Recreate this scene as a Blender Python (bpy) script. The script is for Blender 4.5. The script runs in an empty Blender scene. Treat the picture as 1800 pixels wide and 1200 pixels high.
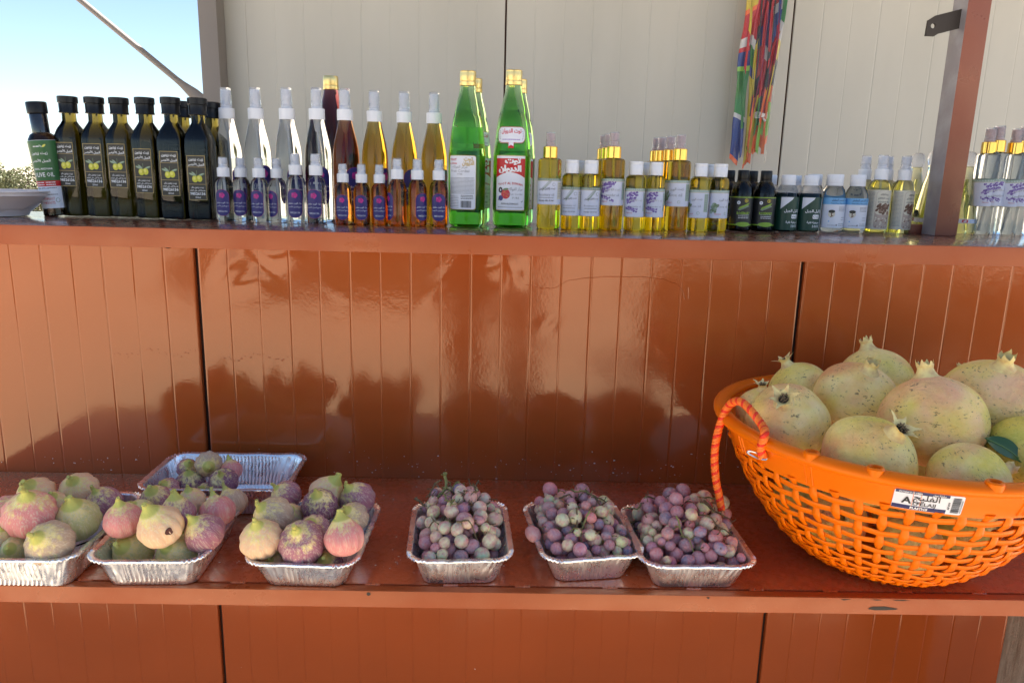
import bpy, bmesh, math, random
import numpy as np
from math import sin, cos, pi, radians, sqrt
from mathutils import Vector, Matrix, noise

random.seed(7); np.random.seed(7)
sc = bpy.context.scene
C = sc.collection
RAD = radians

# ---------------------------------------------------------------- camera, sky, sun, exposure
CZ = 1.2
F = 1300.0
PITCH, YAW, ROLL = RAD(12.4), RAD(-1.0), RAD(1.375)
RC = (Matrix.Rotation(YAW, 3, 'Z') @ Matrix.Rotation(pi/2 - PITCH, 3, 'X') @ Matrix.Rotation(ROLL, 3, 'Z'))
cd = bpy.data.cameras.new('camera'); cam = bpy.data.objects.new('camera', cd); C.objects.link(cam)
cam.matrix_world = Matrix.Translation((0, 0, CZ)) @ RC.to_4x4()
cd.sensor_width = 36.0; cd.lens = 36.0*F/1800.0; cd.clip_start = 0.01; cd.clip_end = 3000
sc.camera = cam

SUN_EL, SUN_AZ = RAD(59), RAD(60)          # the sun stands high behind the kiosk, to the right
w = bpy.data.worlds.new('World'); sc.world = w; w.use_nodes = True
wn = w.node_tree.nodes; bg = wn['Background']
sky = wn.new('ShaderNodeTexSky'); sky.sky_type = 'NISHITA'; sky.sun_disc = False
sky.sun_elevation = SUN_EL; sky.sun_rotation = SUN_AZ; sky.air_density = 0.9; sky.dust_density = 0.2; sky.ozone_density = 1.3
w.node_tree.links.new(sky.outputs[0], bg.inputs[0]); bg.inputs[1].default_value = 0.056
sl = bpy.data.lights.new('sun', 'SUN'); sl.energy = 5.0; sl.angle = RAD(0.5); sl.color = (1, .95, .87)
so = bpy.data.objects.new('sun', sl); C.objects.link(so)
sd = Vector((sin(SUN_AZ)*cos(SUN_EL), cos(SUN_AZ)*cos(SUN_EL), sin(SUN_EL)))
so.rotation_euler = sd.to_track_quat('Z', 'Y').to_euler(); so.location = (0, 5, 8)
sc.view_settings.view_transform = 'Standard'; sc.view_settings.look = 'None'
sc.view_settings.gamma = 1; sc.view_settings.use_curve_mapping = False
sc.view_settings.exposure = 2.05

def ray(px, py):
    return RC @ Vector(((px-900)/F, -(py-600)/F, -1))
def at_z(px, py, z):
    r = ray(px, py); return Vector((0, 0, CZ)) + r*((z-CZ)/r.z)
def at_y(px, py, y):
    r = ray(px, py); return Vector((0, 0, CZ)) + r*(y/r.y)

# ---------------------------------------------------------------- materials
MT = {}
class NT:
    def __init__(s, name):
        s.m = bpy.data.materials.new(name); s.m.use_nodes = True; MT[name] = s.m
        s.t = s.m.node_tree; s.p = s.t.nodes['Principled BSDF']; s.out = s.t.nodes['Material Output']
    def n(s, typ, **k):
        o = s.t.nodes.new(typ)
        for a, b in k.items(): setattr(o, a, b)
        return o
    def l(s, a, b): s.t.links.new(a, b)
    def obj(s): return s.n('ShaderNodeTexCoord').outputs['Object']
    def mapping(s, src, scale):
        m = s.n('ShaderNodeMapping'); s.l(src, m.inputs[0]); m.inputs['Scale'].default_value = scale; return m.outputs[0]
    def noise(s, vec, scale, detail=3, rough=.5, w=None):
        o = s.n('ShaderNodeTexNoise')
        if w is not None: o.noise_dimensions = '4D'; s.l(w, o.inputs['W'])
        s.l(vec, o.inputs['Vector']); o.inputs['Scale'].default_value = scale
        o.inputs['Detail'].default_value = detail; o.inputs['Roughness'].default_value = rough
        return o.outputs['Fac']
    def ramp(s, fac, stops, interp='LINEAR'):
        r = s.n('ShaderNodeValToRGB'); r.color_ramp.interpolation = interp; s.l(fac, r.inputs[0])
        e = r.color_ramp.elements
        while len(e) < len(stops): e.new(.5)
        for q, (p_, c_) in zip(e, stops):
            q.position = p_; q.color = (c_, c_, c_, 1) if isinstance(c_, (int, float)) else tuple(c_)+(1,)
        return r.outputs[0]
    def mix(s, fac, a, b, mode='MIX'):
        m = s.n('ShaderNodeMix', data_type='RGBA', blend_type=mode)
        for i, v in ((0, fac), (6, a), (7, b)):
            if hasattr(v, 'is_linked'): s.l(v, m.inputs[i])
            elif isinstance(v, (int, float)): m.inputs[i].default_value = v if i == 0 else (v, v, v, 1)
            else: m.inputs[i].default_value = tuple(v)+(1,)
        return m.outputs[2]
    def math(s, op, a, b=None, c=None):
        m = s.n('ShaderNodeMath', operation=op)
        for i, v in enumerate((a, b, c)):
            if v is None: continue
            if hasattr(v, 'is_linked'): s.l(v, m.inputs[i])
            else: m.inputs[i].default_value = v
        return m.outputs[0]
    def bump(s, h, strength=.3, dist=.001):
        b = s.n('ShaderNodeBump'); s.l(h, b.inputs['Height']); b.inputs['Strength'].default_value = strength
        b.inputs['Distance'].default_value = dist; s.l(b.outputs[0], s.p.inputs['Normal']); return b
    def set(s, **k):
        names = dict(color='Base Color', rough='Roughness', metal='Metallic', trans='Transmission Weight', ior='IOR', coat='Coat Weight',
                     coatr='Coat Roughness', spec='Specular IOR Level', sss='Subsurface Weight', sssr='Subsurface Radius', ssss='Subsurface Scale', sheen='Sheen Weight', alpha='Alpha')
        for a, b in k.items():
            i = s.p.inputs[names[a]]
            if hasattr(b, 'is_linked'): s.l(b, i)
            elif isinstance(b, tuple) and len(b) == 3 and i.type == 'RGBA': i.default_value = b+(1,)
            else: i.default_value = b
        return s

def plain(name, col, rough=.45, **k):
    t = NT(name); t.set(color=col, rough=rough, **k); return t.m

def paint(name, col, wear=True, coat=1.0, cr=.05, dark=.82, bumps=.15):
    t = NT(name); o = t.obj()
    big = t.noise(o, 3.2, 4); fine = t.noise(o, 140, 2)
    c = t.mix(t.ramp(big, [(.3, 0), (.7, 1)]), tuple(v*dark for v in col), col)
    fleck = t.ramp(t.noise(o, 900, 1), [(.70, 0), (.78, 1)])
    c = t.mix(t.math('MULTIPLY', fleck, .18), c, (.65, .33, .16))
    if wear:
        sp = t.n('ShaderNodeSeparateXYZ'); t.l(o, sp.inputs[0])
        # bare flecks scraped off close to the lower shelf
        zmask = t.ramp(t.math('ABSOLUTE', t.math('SUBTRACT', sp.outputs['Z'], .752)), [(0, .115), (.05, 0)])
        chips = t.ramp(t.math('ADD', t.noise(o, 210, 2), zmask), [(.83, 0), (.84, 1)], 'CONSTANT')
        c = t.mix(chips, c, (.75, .68, .58))
        chips2 = t.ramp(t.noise(o, 120, 1), [(.84, 0), (.845, 1)], 'CONSTANT')
        c = t.mix(chips2, c, (.7, .62, .5))
    t.set(color=c, rough=t.ramp(t.noise(o, 6, 5, .7), [(.35, cr), (.75, cr*3.4)]), ior=1.66)
    t.p.inputs['Specular Tint'].default_value = (1.0, .84, .66, 1)
    h = t.math('ADD', t.math('MULTIPLY', t.noise(o, 240, 2), .22), t.math('MULTIPLY', t.noise(o, 22, 3), 1.0))
    t.bump(h, bumps, .0022)
    return t.m
BROWN = (.40, .084, .019)
paint('brown_paint', BROWN)
paint('brown_lip_paint', (.38, .070, .014), wear=False, cr=.22)

t = NT('counter_paint'); o = t.obj()
n1 = t.noise(t.mapping(o, (1, 6, 1)), 14, 5, .65); n2 = t.noise(o, 60, 4, .7)
t.set(color=t.mix(t.ramp(n1, [(.35, 0), (.65, 1)]), (.17, .05, .03), (.24, .085, .05)), rough=t.ramp(n2, [(.3, .16), (.75, .42)]), coat=.6, coatr=.1)
t.bump(n2, .15, .001)
t = NT('shelf_paint'); o = t.obj()
n1 = t.noise(o, 9, 5, .65); n2 = t.noise(o, 70, 4, .7)
scr = t.ramp(t.noise(t.mapping(o, (1, 1, 1)), 260, 2), [(.80, 0), (.81, 1)], 'CONSTANT')
t.set(color=t.mix(scr, t.mix(t.ramp(n1, [(.35, 0), (.65, 1)]), (.42, .078, .026), (.54, .11, .036)), (.7, .62, .55)), rough=t.ramp(n2, [(.3, .2), (.75, .38)]), coat=.9, coatr=.06)
t.bump(n1, .10, .002)

t = NT('white_panel'); o = t.obj()
t.set(color=t.mix(t.ramp(t.noise(t.mapping(o, (2, 2, .5)), 2.5, 4), [(.3, 0), (.7, 1)]), (.44, .43, .39), (.50, .49, .45)), rough=.38, coat=.25, coatr=.2)
t.bump(t.noise(o, 5, 2), .12, .004)
plain('galvanised', (.20, .18, .17), .5, metal=.2)
t = NT('post_side_sheen'); o = t.obj()  # grey sheen on the post's left face, put into the colour
t.set(color=t.mix(t.ramp(t.noise(o, 30, 4), [(.4, 0), (.7, 1)]), (.30, .27, .28), (.38, .36, .38)), rough=.32, metal=.3)
paint('post_paint', (.22, .055, .034), wear=False, coat=.3, cr=.2)
plain('gap_black', (.045, .016, .008), .9)
plain('crumb_white', (.78, .72, .64), .7); plain('steel_dark', (.05, .04, .033), .6, metal=.4)
plain('ceiling_white', (.55, .52, .45), .6)
t = NT('gravel'); o = t.obj()
g = t.noise(o, 26, 6, .7); g2 = t.noise(o, .5, 3)
t.set(color=t.mix(t.ramp(g2, [(.35, 0), (.7, 1)]), t.mix(g, (.42, .34, .25), (.62, .51, .39)), t.mix(g, (.48, .40, .31), (.68, .57, .45))), rough=.95)
t.bump(g, .6, .02)
t = NT('concrete_floor'); o = t.obj(); t.set(color=t.mix(t.noise(o, 12, 5), (.2, .18, .16), (.32, .3, .27)), rough=.8)
t = NT('weathered_wood'); o = t.obj()
g = t.noise(t.mapping(o, (60, 60, 5)), 2.2, 6, .7); g3 = t.noise(o, 75, 4, .7)
t.set(color=t.mix(t.ramp(g, [(.3, 0), (.7, 1)]), (.17, .125, .085), t.mix(g3, (.30, .26, .21), (.44, .39, .31))), rough=.9)
t.bump(t.math('ADD', g, g3), .8, .003)

# foliage
def leafmat(name, a, b):
    t = NT(name); oi = t.n('ShaderNodeObjectInfo'); o = t.obj()
    t.set(color=t.mix(t.ramp(t.noise(o, 2.6, 3), [(.35, 0), (.7, 1)]), a, b), rough=.6); return t.m
leafmat('bush_leaf', (.075, .085, .03), (.12, .125, .055)); leafmat('tree_leaf', (.04, .065, .02), (.08, .11, .03))
plain('bark', (.10, .075, .05), .9)

# glass and liquids: clear surface, colour comes from absorption with depth
def liquid(name, rgb, d, ior=1.38, rough=0.0, tint=(1, 1, 1)):
    t = NT(name); t.set(color=tint, rough=rough, trans=1.0, ior=ior)
    ab = t.n('ShaderNodeVolumeAbsorption')
    s = [-math.log(v)/d for v in rgb]; D = max(s)*1.02
    ab.inputs['Color'].default_value = tuple(1-v/D for v in s)+(1,); ab.inputs['Density'].default_value = D
    t.l(ab.outputs[0], t.out.inputs['Volume']); return t.m
liquid('water_glass', (.84, .87, .87), .04, 1.34, 0, (.95, .96, .97))
liquid('olive_glass', (.028, .024, .002), .034, 1.42)
liquid('amber_glass', (.72, .40, .03), .04)
liquid('dark_amber_glass', (.30, .08, .02), .04)
liquid('small_amber_glass', (.70, .25, .03), .028)
liquid('syrup_glass', (.06, .006, .008), .05)
liquid('green_glass', (.42, .90, .26), .05, 1.36)
liquid('yellow_oil', (.88, .70, .05), .035)
liquid('pale_oil', (.88, .86, .45), .035)
liquid('brown_glass', (.02, .012, .008), .03)
liquid('dark_green_glass', (.05, .09, .06), .035)
t = NT('clear_plastic'); t.set(color=(.93, .95, 1), rough=.12, trans=.8, ior=1.30); t.p.inputs['Alpha'].default_value = .62
t = NT('film'); t.set(color=(.95, .95, .97), rough=.10, trans=.9, ior=1.15, alpha=.25)
liquid('herb', (.45, .52, .10), .01, 1.5, .3)
plain('white_plastic', (.78, .80, .84), .32); plain('dip_tube_plastic', (.75, .77, .80), .3, alpha=.55)
plain('black_plastic', (.009, .009, .010), .34, spec=.3); plain('black_shrink', (.01, .01, .012), .12, coat=.8)
plain('gold_metal', (.90, .58, .14), .16, metal=1.0); plain('cap_gold', (.74, .58, .25), .30, metal=.85)
plain('rose_plastic', (.50, .30, .26), .35); plain('bronze_plastic', (.42, .22, .06), .3)
t = NT('foil'); o = t.obj()
f1 = t.n('ShaderNodeTexVoronoi'); f1.feature = 'F1'; f1.inputs['Scale'].default_value = 105; t.l(o, f1.inputs['Vector'])
f2 = t.noise(o, 60, 3, .6)
t.set(color=(.97, .97, .97), metal=.93, rough=t.ramp(f2, [(.3, .20), (.7, .38)]))
t.bump(t.math('ADD', f1.outputs['Distance'], f2), .06, .0018)
plain('foil_rim', (.9, .9, .91), .2, metal=1.0)
t = NT('basket_orange'); o = t.obj()
t.p.inputs['Specular Tint'].default_value = (1, .6, .3, 1); t.set(color=(.85, .165, .001), rough=.30, sss=.12, sssr=(.02, .006, .001), ssss=.3); t.bump(t.noise(o, 90, 2), .06, .001)
t = NT('rope_orange'); t.set(color=(.80, .03, .006), rough=.55)
t = NT('rope_light'); t.set(color=(.95, .19, .015), rough=.5)
plain('ring_steel', (.7, .7, .72), .22, metal=1.0)

# flat print colours
for nm, c in dict(ink_white=(.78, .79, .80), ink_black=(.02, .02, .022), ink_grey=(.25, .26, .28), ink_paper=(.66, .68, .78), ink_paper2=(.72, .74, .80),
                  ink_green=(.035, .13, .04), ink_red=(.50, .015, .02), ink_navy=(.022, .025, .11), ink_purple=(.035, .025, .17), ink_pink=(.62, .03, .28),
                  ink_pink2=(.45, .02, .20), ink_gold=(.55, .40, .14), ink_olive=(.62, .60, .04), ink_olive2=(.78, .74, .15), ink_leaf=(.16, .24, .12), ink_sage=(.20, .27, .19),
                  ink_sage2=(.34, .44, .36), ink_lav=(.16, .09, .34), ink_lav2=(.32, .24, .52), ink_deepgreen=(.012, .055, .035), ink_lime=(.25, .42, .04),
                  ink_blue=(.16, .42, .72), ink_brown=(.14, .07, .045), ink_brown2=(.26, .16, .12), ink_tan=(.45, .36, .30), ink_charcoal=(.028, .028, .024),
                  ink_berry=(.55, .03, .05), ink_blueberry=(.05, .05, .2), ink_blackberry=(.04, .012, .03), ink_cream=(.66, .62, .50), ink_yellow=(.80, .62, .04),
                  ink_palegreen=(.35, .45, .36)).items():
    plain(nm, c, .38, spec=.4)

# fruit skins: obj.color carries the body tint of each fruit
t = NT('fig_skin'); o = t.obj(); oi = t.n('ShaderNodeObjectInfo'); rnd = t.math('MULTIPLY', oi.outputs['Random'], 40)
sp = t.n('ShaderNodeSeparateXYZ'); t.l(o, sp.inputs[0])
st = t.noise(t.mapping(o, (1, 1, .12)), 5.5, 4, .65, w=rnd)
sfine = t.noise(t.mapping(o, (1, 1, .05)), 17, 3, .6, w=rnd)
bl = t.noise(o, 1.1, 2, .5, w=rnd)
hgt = t.math('ADD', sp.outputs['Z'], t.math('ADD', t.math('MULTIPLY', t.math('SUBTRACT', st, .5), 2.3), t.math('MULTIPLY', t.math('SUBTRACT', bl, .5), 1.1)))
fac = t.ramp(t.math('MULTIPLY_ADD', hgt, .5, .5), [(.76, 1), (1.0, 0)])
green = t.mix(t.ramp(bl, [(.3, 0), (.7, 1)]), (.84, .73, .22), (.95, .77, .34))
col = t.mix(fac, green, oi.outputs['Color'])
col = t.mix(t.math('MULTIPLY', t.ramp(sfine, [(.50, 0), (.62, 1)]), .50), col, (.86, .74, .50))
col = t.mix(t.math('MULTIPLY', t.ramp(t.noise(o, 3.5, 5, .7, w=rnd), [(.62, 0), (.75, 1)]), .35), col, (.26, .13, .09))
col = t.mix(t.ramp(sp.outputs['Z'], [(.92, 0), (1.0, 1)]), col, (.60, .58, .14))
t.set(color=col, rough=.55, spec=.35, sss=.15, sssr=(.01, .004, .003), ssss=.5)
t.bump(t.math('ADD', sfine, t.noise(o, 22, 3)), .22, .02)
plain('fig_stem', (.50, .46, .12), .6)
plain('fig_hole', (.10, .025, .015), .7)

t = NT('grape_skin'); o = t.obj(); oi = t.n('ShaderNodeObjectInfo'); rnd = t.math('MULTIPLY', oi.outputs['Random'], 60)
b1 = t.noise(o, 1.3, 3, .6, w=rnd); b2 = t.noise(o, 3.4, 5, .7, w=rnd)
c = t.mix(t.ramp(b1, [(.40, 0), (.68, 1)]), oi.outputs['Color'], (.60, .16, .16))
c = t.mix(t.math('MULTIPLY', t.ramp(b2, [(.35, 0), (.7, 1)]), .48), c, (.76, .70, .64))
c = t.mix(t.math('MULTIPLY', t.ramp(t.noise(o, 5, 3, .6, w=rnd), [(.68, 0), (.74, 1)]), .6), c, (.18, .08, .05))
t.set(color=c, rough=t.ramp(b2, [(.3, .30), (.7, .6)]), spec=.45, sss=.25, sssr=(.004, .0015, .001), ssss=.6)
plain('grape_stem', (.16, .11, .05), .7); plain('grape_stem_green', (.22, .22, .07), .6)

t = NT('pomegranate_skin'); o = t.obj(); oi = t.n('ShaderNodeObjectInfo'); rnd = t.math('MULTIPLY', oi.outputs['Random'], 50)
b1 = t.noise(o, 1.2, 3, .55, w=rnd); b2 = t.noise(o, 2.2, 4, .6, w=rnd); b3 = t.noise(o, 13, 3, .6, w=rnd)
c = t.mix(t.ramp(b1, [(.35, 0), (.68, 1)]), oi.outputs['Color'], (.80, .66, .12))
c = t.mix(t.math('MULTIPLY', t.ramp(t.noise(o, .9, 2, .5, w=t.math('ADD', rnd, 7.0)), [(.48, 0), (.68, 1)]), .72), c, (.78, .30, .17))
c = t.mix(t.math('MULTIPLY', t.ramp(b3, [(.4, 0), (.75, 1)]), .22), c, (.97, .82, .36))
scar = t.ramp(t.noise(t.mapping(o, (1, 1, 2.2)), 9, 4, .72, w=rnd), [(.575, 0), (.62, 1)])
scar2 = t.ramp(t.noise(o, 28, 2, .5, w=rnd), [(.66, 0), (.72, 1)])
c = t.mix(t.math('MULTIPLY', scar, t.ramp(b2, [(.45, 0), (.6, .85)])), c, (.09, .055, .03))
c = t.mix(t.math('MULTIPLY', scar2, .55), c, (.16, .09, .05))
t.set(color=c, rough=.5, spec=.25); t.bump(t.math('ADD', t.math('MULTIPLY', b3, .4), t.noise(o, 3, 3)), .35, .02)
t = NT('calyx_skin'); o = t.obj(); sp = t.n('ShaderNodeSeparateXYZ'); t.l(o, sp.inputs[0])
t.set(color=t.mix(t.ramp(t.noise(o, 6, 4), [(.4, 0), (.75, 1)]), (.86, .72, .30), (.60, .38, .17)), rough=.6)
plain('stamen', (.22, .15, .08), .8); plain('stamen_dark', (.03, .02, .013), .8)
plain('pom_leaf', (.035, .10, .02), .35, coat=.3); plain('pom_leaf_vein', (.16, .25, .07), .4)
for nm, cc in dict(kite_red=(.50, .02, .03), kite_blue=(.02, .05, .25), kite_green=(.04, .22, .05), kite_yellow=(.62, .48, .03), kite_white=(.6, .6, .62),
                   kite_orange=(.85, .16, .04), kite_black=(.02, .02, .025), kite_maroon=(.20, .01, .05), kite_lime=(.3, .6, .1)).items():
    plain(nm, cc, .4, coat=.3)
plain('bowl_white', (.72, .66, .66), .35, coat=.3)
plain('cloth_dark', (.012, .013, .018), .9); plain('cloth_navy', (.02, .024, .045), .9); plain('skin', (.35, .19, .12), .5); plain('hair', (.015, .01, .008), .6)
plain('phone_black', (.02, .02, .022), .2)

# ---------------------------------------------------------------- mesh helpers
def mesh(name, verts, faces, mats, fm=None, smooth=True, sharp=None):
    me = bpy.data.meshes.new(name); me.from_pydata([tuple(v) for v in verts], [], faces)
    for m in ([mats] if isinstance(mats, str) else mats): me.materials.append(MT[m])
    if fm is not None: me.polygons.foreach_set('material_index', fm)
    me.polygons.foreach_set('use_smooth', [smooth]*len(me.polygons))
    me.update()
    if sharp: me.set_sharp_from_angle(angle=RAD(sharp))
    return me
def link(name, me, parent=None, loc=(0, 0, 0), rot=(0, 0, 0), label=None, kind=None):
    o = bpy.data.objects.new(name, me); C.objects.link(o)
    if parent is not None: o.parent = parent
    o.location = loc; o.rotation_euler = rot
    if label: o['label'] = label
    if kind: o['kind'] = kind
    return o
def thing(name, label, cat, loc=(0, 0, 0), rot=(0, 0, 0), group=None):
    o = bpy.data.objects.new(name, None); C.objects.link(o); o.empty_display_size = .02
    o.location = loc; o.rotation_euler = rot; o['label'] = label; o['category'] = cat
    if group: o['group'] = group
    return o
def tag(o, label, cat, group=None):
    o['label'] = label; o['category'] = cat
    if group: o['group'] = group
    return o
def copy_tree(o, parent=None):
    c = o.copy(); C.objects.link(c)
    if parent is not None: c.parent = parent
    for ch in list(o.children): copy_tree(ch, c)
    return c

class MB:
    """collects boxes, tubes and lofts of one mesh"""
    def __init__(s): s.v = []; s.f = []; s.m = []
    def add(s, v, f, m=0):
        b = len(s.v); s.v += [tuple(p) for p in v]; s.f += [tuple(i+b for i in q) for q in f]; s.m += [m]*len(f); return s
    def box(s, x0, y0, z0, x1, y1, z1, m=0):
        v = [(x, y, z) for z in (z0, z1) for y in (y0, y1) for x in (x0, x1)]
        return s.add(v, [(0, 2, 3, 1), (4, 5, 7, 6), (0, 1, 5, 4), (2, 6, 7, 3), (0, 4, 6, 2), (1, 3, 7, 5)], m)
    def rings(s, rings, close=True, cap0=True, cap1=True, m=0):
        n = len(rings[0]); v = [p for r in rings for p in r]; f = []
        for i in range(len(rings)-1):
            for j in range(n if close else n-1):
                k = (j+1) % n; f.append((i*n+j, i*n+k, (i+1)*n+k, (i+1)*n+j))
        if cap0: f.append(tuple(range(n-1, -1, -1)))
        if cap1: f.append(tuple((len(rings)-1)*n+j for j in range(n)))
        return s.add(v, f, m)
    def lathe(s, prof, seg=32, cap0=True, cap1=True, m=0, cx=0, cy=0):
        return s.rings([[(cx+r*cos(2*pi*j/seg), cy+r*sin(2*pi*j/seg), z) for j in range(seg)] for r, z in prof], True, cap0, cap1, m)
    def tube(s, pts, r, seg=6, m=0, closed=False, flat=None):
        pts = [Vector(p) for p in pts]; n = len(pts); R = []
        up = Vector((0, 0, 1))
        for i in range(n):
            a = pts[(i-1) % n] if (closed or i > 0) else pts[i]; b = pts[(i+1) % n] if (closed or i < n-1) else pts[i]
            d = (b-a).normalized()
            if i == 0: u = d.cross(Vector((.1, .3, 1))).normalized()
            else: u = (u-d*u.dot(d)).normalized()
            vv = d.cross(u); rr = r[i] if isinstance(r, (list, tuple)) else r
            R.append([tuple(pts[i]+(u*cos(2*pi*j/seg)+vv*sin(2*pi*j/seg))*rr) for j in range(seg)])
        if closed: R.append(R[0]); return s.rings(R, True, False, False, m)
        return s.rings(R, True, True, True, m)
    def build(s, name, mats, parent=None, smooth=True, sharp=38, **k):
        return link(name, s.mesh(name, mats, smooth, sharp), parent, **k)
    def mesh(s, name, mats, smooth=True, sharp=38):
        return mesh(name, s.v, s.f, mats, s.m, smooth, sharp)

def bevel_box(x0, y0, z0, x1, y1, z1, b=.002, seg=2):
    bm = bmesh.new(); bmesh.ops.create_cube(bm, size=1)
    for v in bm.verts: v.co = Vector((x0+(v.co.x+.5)*(x1-x0), y0+(v.co.y+.5)*(y1-y0), z0+(v.co.z+.5)*(z1-z0)))
    bmesh.ops.bevel(bm, geom=bm.edges[:], offset=b, segments=seg, affect='EDGES', profile=.7)
    v = [tuple(x.co) for x in bm.verts]; bm.verts.index_update(); f = [tuple(q.index for q in p.verts) for p in bm.faces]; bm.free(); return v, f

# ---------------------------------------------------------------- lettering
AR = {}
def _ar():
    tbl = [('ا', 0xFE8D, 2), ('أ', 0xFE83, 2), ('إ', 0xFE87, 2), ('ب', 0xFE8F, 4), ('ة', 0xFE93, 2), ('ت', 0xFE95, 4), ('ث', 0xFE99, 4), ('ج', 0xFE9D, 4), ('ح', 0xFEA1, 4), ('خ', 0xFEA5, 4),
           ('د', 0xFEA9, 2), ('ذ', 0xFEAB, 2), ('ر', 0xFEAD, 2), ('ز', 0xFEAF, 2), ('س', 0xFEB1, 4), ('ش', 0xFEB5, 4), ('ص', 0xFEB9, 4), ('ض', 0xFEBD, 4), ('ط', 0xFEC1, 4), ('ظ', 0xFEC5, 4),
           ('ع', 0xFEC9, 4), ('غ', 0xFECD, 4), ('ف', 0xFED1, 4), ('ق', 0xFED5, 4), ('ك', 0xFED9, 4), ('ل', 0xFEDD, 4), ('م', 0xFEE1, 4), ('ن', 0xFEE5, 4), ('ه', 0xFEE9, 4), ('و', 0xFEED, 2),
           ('ى', 0xFEEF, 2), ('ي', 0xFEF1, 4), ('ء', 0xFE80, 1)]
    for c, b, n in tbl: AR[c] = (b, n)
_ar()
def shape_ar(s):
    if not any(ch in AR for ch in s): return s
    out = []; i = 0
    items = []
    while i < len(s):
        if s[i] == 'ل' and i+1 < len(s) and s[i+1] in 'اأإ': items.append(('LA', {'ا': 0xFEFB, 'أ': 0xFEF7, 'إ': 0xFEF9}[s[i+1]])); i += 2
        else: items.append((s[i], None)); i += 1
    def joins_next(it): return it[0] in AR and AR[it[0]][1] == 4
    def joinable(it): return it[0] == 'LA' or (it[0] in AR and AR[it[0]][1] > 1)
    for k, it in enumerate(items):
        prev = k > 0 and joins_next(items[k-1]) and joinable(it)
        nxt = k+1 < len(items) and joins_next(it) and joinable(items[k+1])
        if it[0] == 'LA': out.append(chr(it[1]+(1 if prev else 0)))
        elif it[0] in AR:
            b, n = AR[it[0]]
            f = 3 if (prev and nxt) else 2 if nxt else 1 if prev else 0
            out.append(chr(b+(f if n == 4 else min(f, n-1))))
        else: out.append(it[0])
    # reverse for left to right drawing, keep runs of digits
    res = []; run = ''
    for ch in reversed(out):
        if ch.isdigit() or ch == '%': run = ch+run
        else:
            if run: res.append(run); run = ''
            res.append(ch)
    if run: res.append(run)
    return ''.join(res)
_tc = {}
def text_geo(s, bold=.0):
    key = (s, bold)
    if key in _tc: return _tc[key]
    c = bpy.data.curves.new('tmp', 'FONT'); c.body = shape_ar(s); c.size = 1; c.resolution_u = 1; c.offset = bold; c.align_x = 'CENTER'
    o = bpy.data.objects.new('tmp', c); C.objects.link(o); bpy.context.view_layer.update()
    m = o.to_mesh(); V = np.array([v.co[:2] for v in m.vertices]) if len(m.vertices) else np.zeros((1, 2))
    Fc = [tuple(p.vertices) for p in m.polygons]; o.to_mesh_clear()
    bpy.data.objects.remove(o); bpy.data.curves.remove(c)
    V[:, 0] -= (V[:, 0].min()+V[:, 0].max())/2
    _tc[key] = (V, Fc); return _tc[key]

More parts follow.
